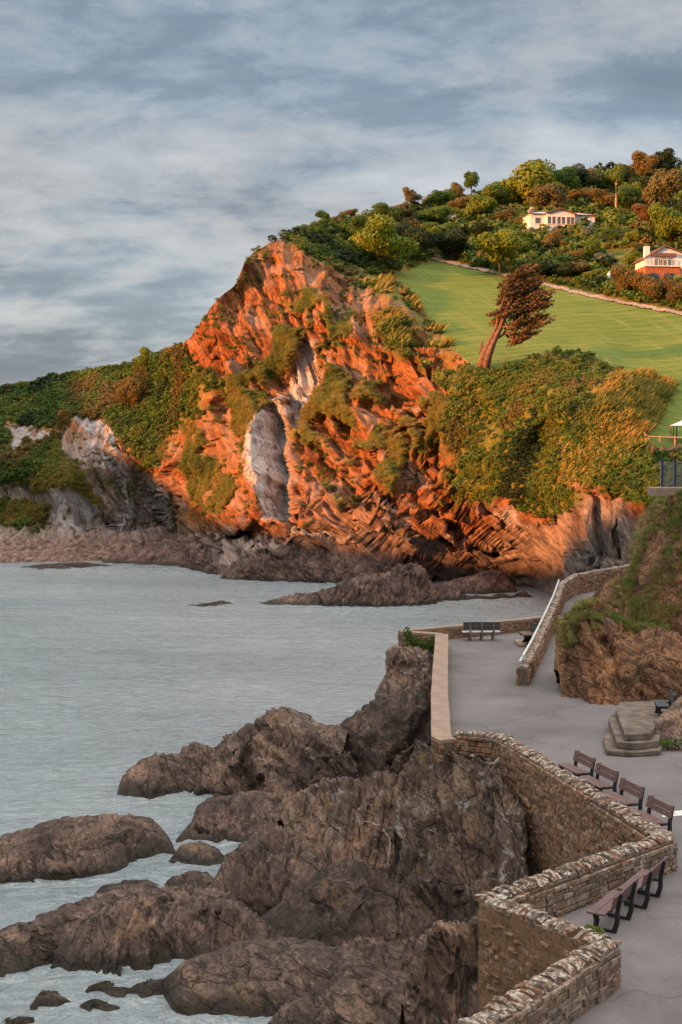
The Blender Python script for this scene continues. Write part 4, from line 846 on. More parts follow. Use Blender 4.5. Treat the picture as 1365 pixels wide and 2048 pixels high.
for i in range(len(RWP) - 1):
    pass
def long_wall():
    """the curved wall that carries the white hand rail: one thing made of straight runs"""
    t = empty('stone_wall', (*RWP[0], ZP), 0, 'curved dry stone wall with a white hand rail on top', 'wall')
    X0 = Vector((*RWP[0], ZP)); cnt = 0; ex = MB(); core = MB()
    for (a, b_, za, zb_) in [(RWP[i], RWP[i + 1], RW[i][2], RW[i + 1][2]) for i in range(len(RWP) - 1)]:
        a3 = Vector((*a, 0)); b3 = Vector((*b_, 0)); d = b3 - a3; L = d.length; rz = math.atan2(d.y, d.x); u = d / L; nrm = Vector((-u.y, u.x, 0))
        c = (a3 + b3) / 2 - Vector((X0.x, X0.y, 0)); zt_ = (za + zb_) / 2
        core.prism([(0, 0), (1, 0), (1, 1), (0, 1)], 0, 0, 'z') if False else None
        th = .42; vs = []
        for l, z in ((0, za), (L, zb_)):
            for s_ in (-1, 1):
                for zz in (ZP - 1.5, z): q = a3 + u * l + nrm * s_ * th / 2; vs.append((q.x - X0.x, q.y - X0.y, zz - ZP))
        core.add(vs, [(0, 4, 5, 1), (2, 3, 7, 6), (1, 5, 7, 3), (0, 1, 3, 2), (4, 6, 7, 5)])
        for s_ in (1, -1):
            z = ZP - .1
            while z < max(za, zb_):
                hh = random.uniform(.08, .16); l = 0
                while l < L:
                    w_ = random.uniform(.15, .4); zc = z + hh / 2
                    if zc < za + (zb_ - za) * l / L - .03:
                        q = a3 + u * (l + w_ / 2) + nrm * s_ * (th / 2 + random.uniform(-.02, .02)); me_ = random.choice(STN)
                        Mx = Matrix.LocRotScale(Vector((q.x - X0.x, q.y - X0.y, zc - ZP)), Matrix.Rotation(rz, 3, 'Z'), Vector((w_ * .93, .1, hh * .88)))
                        ex.add([Mx @ v.co for v in me_.vertices], [tuple(p.vertices) for p in me_.polygons])
                    l += w_
                z += hh
        l = 0
        while l < L:
            w_ = random.uniform(.12, .22); q = a3 + u * (l + w_ / 2); z = za + (zb_ - za) * l / L
            if cnt < 290: inst('cope_stone', random.choice(COPE), t, (q.x - X0.x, q.y - X0.y, z - ZP + .06), (random.uniform(-.1, .1), 0, rz + random.uniform(-.15, .15)), (w_, th * 1.05, random.uniform(.14, .26))); cnt += 1
            l += w_
    core.build('wall_core', M['mortar'], t); e = ex.build('face_stones', M['stone'], t); e['kind'] = 'stuff'
long_wall()
# low parapet with concrete coping
def parapet(label, run, zt, th, zb, stones_side=None, cw=.62, pc=2.6, matc='conc', face='stone'):
    t = empty('parapet_wall', (*run[0], zb), 0, label, 'wall'); X0 = Vector((*run[0], zb)); ex = MB(); core = MB()
    for a, b_ in zip(run[:-1], run[1:]):
        a3 = Vector((*a, 0)) - Vector((X0.x, X0.y, 0)); d = Vector((b_[0] - a[0], b_[1] - a[1], 0)); L = d.length; u = d / L; rz = math.atan2(d.y, d.x); nn = Vector((-u.y, u.x, 0))
        core.box(a3 + u * L / 2 + Vector((0, 0, (zt - .12 - zb) / 2)), (L, th, zt - .12 - zb), rz)
        for s_ in (1, -1):
            z = 0.0 if stones_side == 'deep' else max(0, ZP - .1 - zb)
            while z < zt - .14 - zb:
                hh = random.uniform(.07, .14); l = 0
                while l < L:
                    w_ = random.uniform(.15, .42); q = a3 + u * min(l + w_ / 2, L) + nn * s_ * (th / 2 + random.uniform(-.015, .02)); me_ = random.choice(STN)
                    Mx = Matrix.LocRotScale(Vector((q.x, q.y, z + hh / 2)), Matrix.Rotation(rz, 3, 'Z'), Vector((w_ * .93, .08, hh * .88)))
                    ex.add([Mx @ v.co for v in me_.vertices], [tuple(p.vertices) for p in me_.polygons]); l += w_
                z += hh
        nsl = max(1, round(L / pc))
        for k in range(nsl):
            c = a3 + u * (L * (k + .5) / nsl) + nn * random.uniform(-.012, .012); m2 = MB(); m2.box((0, 0, 0), (L / nsl - .015, cw, .13))
            m2.build('coping_slab', M[matc], t, bevel=.012).location = (c.x, c.y, zt - zb - .055 + random.uniform(-.006, .006)); t.children[-1].rotation_euler = (0, 0, rz + random.uniform(-.004, .004))
    core.build('wall_core', M['mortar'], t); e = ex.build('face_stones', M[face], t); e['kind'] = 'stuff'
    return t
parapet('low terrace wall topped with long pale concrete copings, running towards the camera', [C1, C2, C3], 6.15, .5, 4.3, None, .66)
m2 = MB(); a = G(866, 1466, 6.22); b_ = G(890, 1466, 6.22); c = G(916, 1480, 6.22); d = G(870, 1480, 6.22)
parapet('short stub of concrete capped wall turning at the near end of the terrace wall', [C3, g2(897, 1480, 6.16)], 6.17, .5, 4.3, None, .6, 1.0)
parapet('short stone wall across the sea corner of the terrace with ivy below', [C0, C1], 6.16, .45, 4.6, 'deep', .5, 1.2, face='stone')
parapet('long straight stone wall behind the terrace bench, with thin flat coping', [C0, E0], 6.17, .4, 4.6, None, .46, 2.2)

# bank, mound and boulders on the landward side
GP = []   # surfaces to grass over: (array, function choosing points)
a = rock('rock_mound', 'orange brown rock outcrop standing in the promenade with grass on top', [(1112, 1396), (1150, 1410), (1220, 1421), (1300, 1424), (1380, 1420), (1520, 1420)], [(1112, 1340), (1115, 1282), (1124, 1250), (1150, 1224), (1180, 1202), (1205, 1194), (1230, 1204), (1262, 1238), (1300, 1250), (1365, 1270), (1520, 1260)], zb=ZP, lean=3.4, back=5, mat='mound', ang=38, seed=61, amp=1.0, expo=.75, blocks=.9); GP.append(('mound', a))
a = rock('rock_ledge', 'flat topped pale rock ledge with turf behind the outcrop', [(1196, 1250), (1215, 1262), (1300, 1270), (1420, 1280)], [(1196, 1200), (1202, 1180), (1212, 1166), (1235, 1157), (1275, 1150), (1320, 1150), (1420, 1150)], zb=ZP, lean=7.5, back=6, mat='mound', ang=20, seed=62, amp=.4, expo=.7, blocks=.4); GP.append(('ledge', a))
a = rock('steep_bank', 'steep grassy rock bank under the glass screen at the right edge', [(1240, 1225), (1262, 1245), (1310, 1295), (1365, 1310), (1560, 1330)], [(1240, 1190), (1262, 1135), (1272, 1090), (1285, 1045), (1300, 1008), (1330, 985), (1365, 978), (1560, 972)], zb=6.5, lean=12, back=14, mat='mound', ang=58, seed=63, amp=1.0, expo=.9, blocks=.7, cat='bank'); GP.append(('bank', a))
rock('boulder', 'grey streaked leaning boulder beside the steps at the right edge', [(1292, 1495), (1330, 1505), (1380, 1505), (1480, 1505)], [(1292, 1470), (1300, 1450), (1325, 1425), (1345, 1405), (1368, 1388), (1420, 1380), (1480, 1390)], zb=ZP, lean=1.6, back=2.2, mat='shore_steep', ang=-45, seed=64, amp=.3, expo=.8, blocks=.5)

# white quartz streak on the tan faced crag
def vein(A, lines):
    m = MB(); fx, fy = proj(A); fr = A[:, :int(A.shape[1] * .66)]; fx, fy = fx[:, :fr.shape[1]], fy[:, :fr.shape[1]]
    for ln in lines:
        q = []
        for (x0, y0), (x1, y1) in zip(ln[:-1], ln[1:]):
            for k in range(5):
                X, Y = x0 + (x1 - x0) * k / 5 + random.uniform(-1.5, 1.5), y0 + (y1 - y0) * k / 5; i = np.argmin((fx - X) ** 2 + (fy - Y) ** 2 + .0 * fr[..., 1]); q.append(Vector(fr.reshape(-1, 3)[i]) + Vector((0, -.02, .01)))
        q = [a for i, a in enumerate(q) if i == 0 or (a - q[i - 1]).length > .03]
        m.tube(q, [random.uniform(.008, .022) for _ in q], 5)
    return m
vv_ = vein(CR1, [[(735, 1642), (765, 1652), (776, 1672), (783, 1690), (776, 1716), (778, 1738)]])
tag(vv_.build('quartz_vein', M['quartz']), 'thin crooked white quartz streak running down the tan faced crag', 'vein')

# steps
t = empty('concrete_steps', (*g2(1260, 1500, ZP), ZP), 0, 'three worn concrete steps up to the bench niche in the rock', 'steps')
for z0, z1, pl in ((ZP, 5.68, [(1207, 1476), (1213, 1500), (1262, 1504), (1322, 1500), (1340, 1440), (1225, 1432)]), (5.68, 5.93, [(1217, 1436), (1233, 1482), (1270, 1486), (1318, 1480), (1340, 1420), (1228, 1424)]), (5.93, 6.17, [(1232, 1420), (1250, 1468), (1302, 1466), (1345, 1400), (1240, 1404)])):
    pw = [g2(x, y, z1) for x, y in pl]; m2 = MB(); m2.prism([(x - t.location.x, y - t.location.y) for x, y in pw][::-1], z0 - ZP, z1 - ZP, 'z'); m2.build('step', M['conc_grey'], t, bevel=.03)

# ------------------------------------------------------------------ benches
def bench(label, loc, rz, L=1.5, board='bench', frames=(-.42, .42), group=None, backw=2):
    t = empty('bench', loc, rz, label, 'bench', group)
    for k, (y, w_) in enumerate(((-.17, .19), (.03, .19))):
        m = MB(); m.box((0, y, .44), (L, w_, .045)); m.build('seat_board', M[board], t, bevel=.006)
    for k in range(2):
        m = MB(); m.box((0, 0, 0), (L, .035, .145)); o = m.build('back_board', M[board], t, bevel=.006); z = .62 + k * .155; o.location = (0, .245 + (z - .5) * .25, z); o.rotation_euler = (-.24, 0, 0)
    for fx in frames:
        x = fx * L
        m = MB(); m.prism([(.16, 0), (.27, 0), (.335, .22), (.33, .42), (.41, .84), (.34, .85), (.25, .45), (.245, .24)], x - .035, x + .035, 'x'); m.build('back_leg', M['black'], t)
        m = MB(); m.prism([(-.23, 0), (-.14, 0), (-.10, .2), (-.13, .36), (.26, .36), (.26, .415), (-.26, .415), (-.20, .2)], x - .033, x + .033, 'x'); m.build('front_leg', M['black'], t)
        m = MB(); m.box((x, .02, .025), (.06, .40, .05)); m.build('foot_rail', M['black'], t)
    return t
wd = Vector((Q2[0] - Q1[0], Q2[1] - Q1[1], 0)).normalized(); wa = math.atan2(wd.y, wd.x)
BL = ['brown bench farthest along the row of four beside the wall', 'second brown bench from the far end of the wall row', 'third brown bench from the far end of the wall row', 'nearest brown bench of the wall row, beside the white line']
for i, (px, py) in enumerate(((1150, 1566), (1194, 1594), (1243, 1628), (1299, 1668))):
    x, y = g2(px, py, ZP); bench(BL[i], (x, y, ZP), wa + R(4), 1.22, group='brown benches along the promenade')
for lb, (x0, y0), (x1, y1) in (('nearest brown bench on black frames, seen from behind at the lower right', (1228, 1866), (1258, 1838)), ('brown bench seen from behind just beyond the nearest one', (1288, 1818), (1317, 1792))):
    a = g2(x0, y0, ZP); b_ = g2(x1, y1, ZP); d = Vector((b_[0] - a[0], b_[1] - a[1], 0)).normalized(); nn = Vector((-d.y, d.x, 0))
    c = Vector(((a[0] + b_[0]) / 2, (a[1] + b_[1]) / 2, ZP)) + nn * .22; bench(lb, c, math.atan2(d.y, d.x) + math.pi, 1.55, frames=(-.27, .30), group='brown benches along the promenade')
    t_ = S.collection.objects
x, y = g2(1318, 1432, 6.17); bench('dark grey bench tucked behind the boulder above the steps', (x + .15, y, 6.17), R(-90 - 8), 1.2, 'benchgrey')
# terrace bench on three concrete supports, seen from behind
x, y = g2(964, 1281, ZP); t = empty('terrace_bench', (x, y, ZP), R(4), 'long dark backed bench on three concrete supports facing the sea', 'bench')
for k in range(3):
    m = MB(); m.prism([(-.20, 0), (-.04, 0), (-.06, .45), (.02, .98), (-.05, 1.0), (-.14, .45)], k * .62 - .62 - .05, k * .62 - .62 + .05, 'x'); m.build('support', M['conc_grey'], t)
    m = MB(); m.box((k * .62 - .62, .14, .2), (.1, .42, .38)); m.build('seat_support', M['conc_grey'], t)
m = MB(); m.box((0, .17, .44), (2.0, .46, .05)); m.build('seat', M['benchpale'], t, bevel=.008)
for k in range(2):
    m = MB(); m.box((0, .0 + k * .025, .68 + k * .20), (1.95, .04, .19)); m.build('back_board', M['benchgrey'], t, bevel=.006)
x, y = g2(1052, 1289, ZP); t = empty('concrete_plinth', (x, y, ZP), R(6)); m = MB(); m.box((0, 0, .07), (.95, 1.7, .14)); tag(m.build('plinth', M['conc'], None, bevel=.02), 'low square concrete pad under the side facing bench', 'plinth').location = (x, y, ZP); bpy.data.objects.remove(t)
x, y = g2(1058, 1286, ZP + .14); t = empty('bench', (x, y, ZP + .14), R(-86), 'stubby side facing bench on the concrete pad beside the rail wall', 'bench')
m = MB(); m.box((0, -.08, .47), (1.2, .62, .09)); m.build('seat', M['bench'], t, bevel=.01)
m = MB(); m.box((0, .26, .82), (1.2, .06, .48)); m.build('backrest', M['benchgrey'], t, bevel=.01)
for sx in (-.45, .45):
    m = MB(); m.prism([(-.26, 0), (.24, 0), (.30, .42), (.34, 1.05), (.26, 1.05), (.20, .46), (-.36, .43), (-.36, .34), (-.02, .30)], sx - .04, sx + .04, 'x'); m.build('leg', M['black'], t)

# hand rail and sign post
t = empty('hand_rail', (*RWP[0], 6.2), 0, 'white tubular hand rail curving up along the dry stone wall', 'hand rail')
m = MB(); pr = [Vector((RWP[i][0] - RWP[0][0] - .12, RWP[i][1] - RWP[0][1], RW[i][2] - 6.2 + .32)) for i in range(5)]; m.tube(pr, .055, 8); m.build('rail', M['rail'], t, smooth=True)
for k in range(5):
    m = MB(); q = pr[k]; m.tube([q - Vector((0, 0, .34)), q], .025, 6); m.build('bracket', M['metalgrey'], t)
x, y = g2(1047, 1364, ZP); t = empty('sign_post', (x, y, ZP), 0, 'short grey post with a pale sign and a blue disc at the wall end', 'sign post')
m = MB(); m.tube([(0, 0, 0), (0, 0, 1.12)], .05, 10); m.build('post', M['metalgrey'], t)
m = MB(); m.box((0, -.06, 1.05), (.16, .02, .26)); p_ = m.build('sign', M['signpale'], t); m = MB(); m.box((0, -.073, 1.0), (.07, .006, .06)); m.build('symbol', M['yellow'], p_)
m = MB(); m.tube([(.06, -.075, .78), (.06, -.055, .78)], .075, 14); m.build('disc', M['signblue'], t)

# glass screen on its concrete slab, fence, canopy
sc0 = P(1310, 981, 84.0); zS = float(sc0[2]); x0 = float(sc0[0])
m = MB(); m.box((x0 + 4.2, 85, zS - .1), (8.4, 2.2, .55)); tag(m.build('concrete_ledge', M['conc'], None, bevel=.02), 'pale concrete slab under the glass screen', 'slab')
t = empty('glass_screen', (x0 + .5, 84.2, zS + .175), 0, 'navy posted glass wind screen on the concrete slab at the right edge', 'screen'); pk = .84
for k in range(8):
    m = MB(); m.box((k * pk, 0, .9), (.15, .12, 1.72)); m.tube([(k * pk, 0, 1.75), (k * pk, 0, 1.83)], .09, 10); p_ = m.build('post', M['navy'], t)
    m = MB(); m.box((k * pk - .085, -.02, .88), (.025, .10, 1.70)); m.build('edge_strip', M['metalgrey'], p_)
    if k < 7:
        m = MB(); m.box((k * pk + pk / 2, .02, .86), (pk - .18, .012, 1.5)); m.build('glass_panel', M['glass'], t)
        m = MB(); m.box((k * pk + pk / 2, .02, 1.66), (pk - .16, .05, .04)); m.build('top_rail', M['metalgrey'], t)
f0 = onland(1287, 888); t = empty('timber_fence', f0, R(0), 'low post and rail timber fence at the foot of the lawn', 'fence')
fp = [(1286, 876), (1291, 884), (1297, 888), (1320, 889), (1350, 890), (1382, 890), (1415, 890)]
FD = f0.y; sc_ = FD / F
tops = [P(x, y - 16, FD + (2.5 if i == 0 else 0)) for i, (x, y) in enumerate(fp)]
for i, q in enumerate(tops):
    m = MB(); m.box((q[0] - f0.x, q[1] - f0.y, q[2] - f0.z - .42), (.13, .13, 1.0)); m.build('post', M['timber'], t)
    if i:
        a_ = Vector(tops[i - 1]) - f0; b2 = Vector(q) - f0; m = MB(); m.tube([a_ - Vector((0, .08, .05)), b2 - Vector((0, .08, .05))], .06, 4); m.build('rail', M['timber'], t)
gz = onland(1372, 886); t = empty('gazebo', gz, 0, 'small open canopy with a pale peaked roof cut by the right edge', 'gazebo')
pr_ = 1.35
m = MB(); nn = 8
ring = [(pr_ * 1.12 * math.cos(k * math.pi / 4 + .39), pr_ * 1.12 * math.sin(k * math.pi / 4 + .39)) for k in range(8)]
ring2 = [(x * .45, y * .45) for x, y in ring]
m.add([(x, y, 1.75) for x, y in ring] + [(x, y, 2.08) for x, y in ring2] + [(0, 0, 2.42)] + [(x, y, 1.68) for x, y in ring], [(k, (k + 1) % 8, 8 + (k + 1) % 8, 8 + k) for k in range(8)] + [(8 + k, 8 + (k + 1) % 8, 16) for k in range(8)] + [(17 + k, 17 + (k + 1) % 8, (k + 1) % 8, k) for k in range(8)])
m.build('roof', M['canopy'], t)
for k in range(8):
    x, y = ring[k]; m = MB(); m.box((x * .96, y * .96, .84), (.09, .09, 1.68)); m.build('post', M['timber'] if k % 2 else M['navy'], t)

# ------------------------------------------------------------------ houses on the hill
def window(t, x, z, w_, h, y, frame='white', name='window', mull=0, pane='pane'):
    m = MB(); fw = .07
    m.box((x - w_ / 2, y - .03, z), (fw, .08, h + fw)); m.box((x + w_ / 2, y - .03, z), (fw, .08, h + fw)); m.box((x, y - .031, z + h / 2), (w_ - fw, .08, fw)); m.box((x, y - .045, z - h / 2), (w_ + .16, .14, fw))
    for k in range(mull): m.box((x - w_ / 2 + w_ * (k + 1) / (mull + 1), y - .028, z), (.055, .07, h - fw))
    p_ = m.build(name, M[frame], t); m = MB(); m.box((x, y - .012, z), (w_, .02, h)); m.build('pane', M[pane], p_); return p_
hb = onland(1127, 466); HD = hb.y; s_ = HD / F
zb_ = CAMZ + (900 - 463) / F * HD
t = empty('bungalow', (P(1126, 463, HD)[0], HD, zb_), R(9), 'white bungalow with pale hipped roof and a row of front windows high on the hill', 'house')
hw, hh_, hd_ = 6.1, 2.65, 6.2
def wallbox(name, c, d, mat): m = MB(); m.box(c, d); return m.build(name, M[mat], t)
wallbox('wall', (0, hd_ / 2, hh_ / 2 - .6), (hw * 2, hd_, hh_ + 1.2), 'white')
wallbox('bay_wall', (-.65, -.35, hh_ / 2 - .6), (5.3, .7, hh_ + 1.2), 'white')
for k in range(9): wallbox('board', (4.1, -.012, .15 + k * .27), (3.9, .03, .235), 'white')
m = MB(); e = .35; m.add([(-hw - e, -e, hh_), (hw + e, -e, hh_), (hw + e, hd_ + e, hh_), (-hw - e, hd_ + e, hh_), (-hw + 2.8, hd_ / 2, hh_ + .95), (hw - 2.8, hd_ / 2, hh_ + .95)], [(0, 1, 5, 4), (1, 2, 5), (2, 3, 4, 5), (3, 0, 4), (3, 2, 1, 0)]); rf = m.build('roof', M['roofgrey'], t)
m = MB(); m.add([(-3.6, -1.05, hh_ + .02), (2.3, -1.05, hh_ + .02), (-.65, -1.05, hh_ + .82), (-3.6, 2.5, hh_ + .02), (2.3, 2.5, hh_ + .02), (-.65, 2.9, hh_ + .82)], [(0, 2, 5, 3), (2, 1, 4, 5)]); m.build('bay_roof', M['roofgrey'], t)
m = MB(); m.add([(-3.3, -.70, hh_ - .03), (2.0, -.70, hh_ - .03), (-.65, -.70, hh_ + .70), (-3.3, -.3, hh_ - .03), (2.0, -.3, hh_ - .03), (-.65, -.3, hh_ + .70)], [(0, 1, 2), (3, 5, 4), (0, 3, 4, 1)]); m.build('gable', M['white'], t)
m = MB(); m.tube([(-3.65, -1.07, hh_), (-.65, -1.07, hh_ + .84), (2.35, -1.07, hh_)], .08, 4); m.build('bargeboard', M['trim'], t)
m = MB(); m.tube([(-hw - e, -e, hh_ - .02), (-hw + 2.8, hd_ / 2, hh_ + .98), (hw - 2.8, hd_ / 2, hh_ + .98), (hw + e, -e, hh_ - .02)], .07, 4); m.build('ridge_tile', M['trim'], t)
m = MB(); m.box((-4.9, -e - .03, hh_ - .03), (3.1, .06, .13)); m.box((4.4, -e - .03, hh_ - .03), (4.2, .06, .13)); m.build('gutter', M['trim'], t)
for x in (-2.75, -1.9, -.95, -.1, .85, 1.6): window(t, x, 1.45, .72, 1.35, -.70)
window(t, -4.7, 1.45, 1.1, 1.05, 0); window(t, 3.9, 1.6, 1.05, 1.0, -.03)
wallbox('downpipe', (hw - .02, -.06, hh_ / 2), (.09, .09, hh_), 'trim')
# lower house
HD2 = onland(1330, 572).y; q = P(1345, 566, HD2); s_ = HD2 / F
t = empty('brick_house', (q[0], HD2, q[2]), R(6), 'white gabled house over two blue garage doors in orange brick, cut by the right edge', 'house')
X = lambda px: (px - 1345) * s_; Z = lambda py: (566 - py) * s_
m = MB(); m.box(((X(1289) + X(1362)) / 2, 2.5, Z(534) / 2 - .5), (X(1362) - X(1289), 5.0, Z(534) + 1.0)); m.build('garage_wall', M['brick'], t)
for row_ in range(5):
    for k in range(9):
        wdt = .6; m2_ = None
for a_, b2 in ((1296, 1317), (1327, 1352)):
    xc = (X(a_) + X(b2)) / 2; wd_ = X(b2) - X(a_); zt_ = Z(546)
    prof = [(-wd_ / 2, 0), (wd_ / 2, 0), (wd_ / 2, zt_ * .8)] + [(wd_ / 2 * math.cos(k * math.pi / 8), zt_ * .8 + zt_ * .2 * math.sin(k * math.pi / 8)) for k in range(1, 8)] + [(-wd_ / 2, zt_ * .8)]
    m = MB(); m.prism([(x + xc, z) for x, z in prof], -.03, .02, 'y'); dr = m.build('garage_door', M['door'], t)
    for k in range(4): m = MB(); m.box((xc - wd_ / 2 + wd_ * (k + .5) / 4, -.035, zt_ * .4), (wd_ / 4 - .05, .02, zt_ * .74)); m.build('panel', M['door'], dr)
m = MB(); m.box(((X(1287) + X(1364)) / 2, 2.3, Z(534) + .06), (X(1364) - X(1287), 5.2, .14)); m.build('terrace_slab', M['white'], t)
m = MB(); m.box((X(1383), 2.6, Z(545) / 2), (X(1400) - X(1364.5), 5.0, Z(530))); m.build('side_wall', M['white'], t)
wl, wr, ze, za_ = X(1303), X(1395), Z(510), Z(491)
m = MB(); m.prism([(wl, Z(534) + .1), (wr, Z(534) + .1), (wr, ze), (X(1340), za_), (wl, ze - .1)], 2.2, 7.5, 'y'); m.build('wall', M['white'], t)
for a_, b2 in (((X(1298), ze - .35), (X(1340), za_ + .12)), ((X(1340), za_ + .12), (X(1405), ze - .3))):
    m = MB(); m.add([(a_[0], 1.8, a_[1]), (b2[0], 1.8, b2[1]), (b2[0], 7.8, b2[1]), (a_[0], 7.8, a_[1]), (a_[0], 1.8, a_[1] + .16), (b2[0], 1.8, b2[1] + .16), (b2[0], 7.8, b2[1] + .16), (a_[0], 7.8, a_[1] + .16)], [(0, 3, 2, 1), (4, 5, 6, 7), (0, 1, 5, 4), (2, 3, 7, 6), (3, 0, 4, 7), (1, 2, 6, 5)]); m.build('roof', M['tile'], t)
window(t, (X(1318) + X(1357)) / 2, (Z(512) + Z(532)) / 2, X(1357) - X(1318), Z(512) - Z(532), 2.2, mull=2)
m = MB(); m.box((X(1337), 2.0, Z(507)), (X(1362) - X(1312), .5, .5)); m.build('awning_box', M['tile'], t)
m = MB(); m.box((X(1311), 4.2, Z(501)), (.75, .75, 2.2)); ch = m.build('chimney', M['white'], t); m = MB(); m.tube([(X(1311), 4.2, Z(490)), (X(1311), 4.2, Z(484))], [.2, .16], 8); m.build('chimney_pot', M['brick'], ch)
for k in range(9):
    x = X(1288.5) + k * (X(1362) - X(1288.5)) / 8; m = MB(); m.box((x, .0, Z(534) + .6), (.06, .06, 1.0)); m.build('post', M['white'], t)
    if k < 8: m = MB(); m.box((x + .37, 0, Z(534) + .58), (.62, .012, .8)); m.build('glass_panel', M['glass'], t)
m = MB(); m.box(((X(1288) + X(1362)) / 2, 0, Z(534) + 1.11), (X(1362) - X(1288), .06, .05)); m.build('hand_rail', M['white'], t)

q = onland(1232, 431); t = empty('utility_pole', q, R(2), 'tall bare wooden pole standing on the grass above the bungalow', 'pole'); hp = 66 * q.y / F
m = MB(); m.tube([(0, 0, -.5), (.02, 0, hp * .5), (0, 0, hp)], [.24, .21, .17], 8); m.build('shaft', M['timber'], t); m = MB(); m.tube([(-.3, -.1, hp * .94), (.3, -.1, hp * .94)], .07, 6); m.build('insulator_bar', M['metalgrey'], t)
q = onland(1218, 556); m = MB(); ic = [(0, -.5, 0), (.55, 0, 0), (0, .5, 0), (-.5, 0, 0), (.1, -.3, .7), (.35, .1, .85), (-.15, .3, .75), (-.3, -.05, .5), (.1, 0, 1.05)]; m.add(ic, [(0, 1, 4), (1, 5, 4), (1, 2, 5), (2, 6, 5), (2, 3, 6), (3, 7, 6), (3, 0, 7), (0, 4, 7), (4, 5, 8), (5, 6, 8), (6, 7, 8), (7, 4, 8)])
o = m.build('garden_boulder', M['white']); o.location = q; o.scale = (1.15, 1.15, 1.15); tag(o, 'pale standing stone in the garden between path and lower house', 'stone')
q = onland(875, 515); t = empty('path_post', q, 0, 'short wooden post where the lawn path enters the scrub', 'post'); m = MB(); m.box((0, 0, .45), (.16, .16, 1.1)); m.build('shaft', M['timber'], t); m = MB(); m.tube([(0, 0, 1.0), (0, 0, 1.06)], [.13, .06], 6); m.build('cap', M['timber'], t)

# ------------------------------------------------------------------ plants
def leafcloud(lobes, n, size, seed, elong=1.0, axis=None, up=.3):
    """n little leaf quads spread through overlapping lobes (cx,cy,cz,rx,ry,rz)"""
    r = np.random.default_rng(seed); lb = np.array(lobes, float); wgt = (lb[:, 3] * lb[:, 5]); k = r.choice(len(lb), n, p=wgt / wgt.sum())
    d = r.normal(size=(n, 3)); d[:, 2] += up; d /= np.linalg.norm(d, axis=1, keepdims=True); rad = r.uniform(.55, 1.05, n) ** .6
    c = lb[k, :3] + d * lb[k, 3:] * rad[:, None]
    nr = d + r.normal(size=(n, 3)) * .55; nr /= np.linalg.norm(nr, axis=1, keepdims=True)
    t = np.cross(nr, r.normal(size=(n, 3)) if axis is None else np.array(axis) + r.normal(size=(n, 3)) * .25)
    t /= np.linalg.norm(t, axis=1, keepdims=True); b = np.cross(nr, t); s = size * r.uniform(.55, 1.3, n)[:, None]
    v = np.stack([c - b * s * elong, c + t * s * .62, c + b * s * elong, c - t * s * .62], 1)
    return v.reshape(-1, 3), np.arange(n * 4).reshape(-1, 4)
def lobes_crown(seed, n=11, flat=.8):
    r = np.random.default_rng(seed); L = [(0, 0, .1, .55, .55, .5 * flat)]
    for k in range(n):
        a = r.uniform(0, 6.283); rr = r.uniform(.25, .72); z = r.uniform(-.45, .62); rr *= math.sqrt(max(.1, 1 - z * z)); s = r.uniform(.22, .42); L.append((rr * math.cos(a), rr * math.sin(a), z * flat, s, s, s * .8))
    return L
CROWN = {}
def crown(kind, mat):
    key = (kind, mat)
    if key not in CROWN:
        v, f = leafcloud(lobes_crown(kind * 13 + 5, 14 + kind % 3), 5200, .050, kind); CROWN[key] = mesh_np('crown', v, f, M[mat], smooth=False, link=False)
    return CROWN[key]
def trunk_mesh(seed):
    r = random.Random(seed); m = MB(); m.tube([(0, 0, -.3), (.02, 0, .25), (r.uniform(-.08, .08), 0, .6), (r.uniform(-.1, .1), 0, .95)], [.075, .055, .04, .02], 7)
    for k in range(5):
        a = r.uniform(0, 6.28); z = r.uniform(.3, .6); m.tube([(0, 0, z), (.2 * math.cos(a), .2 * math.sin(a), z + .15), (.42 * math.cos(a), .42 * math.sin(a), z + .35)], [.035, .025, .008], 5)
    return m.mesh('trunk', M['bark'], smooth=True)
TR = [trunk_mesh(i) for i in range(4)]
def tree(name, cat, label, px, py, w_, h, mat, kind=0, trunk=.28, push=0.0, group=None):
    q = onland(px, py); D_ = q.y + push; s = D_ / F; q = Vector(P(px, py, D_)); W_, H_ = w_ * s, h * s
    t = empty(name, q, random.uniform(-.3, .3), label, cat, group)
    inst('trunk', TR[kind % 4], t, (0, 0, 0), (0, 0, random.uniform(0, 6)), (H_ * .42, H_ * .42, H_ * .85))
    inst('crown', crown(kind % 6, mat), t, (0, 0, H_ * (trunk + (1 - trunk) / 2)), (0, 0, random.uniform(0, 6.28)), (W_ * .68, W_ * .60, H_ * (1 - trunk) * .74))
    return t
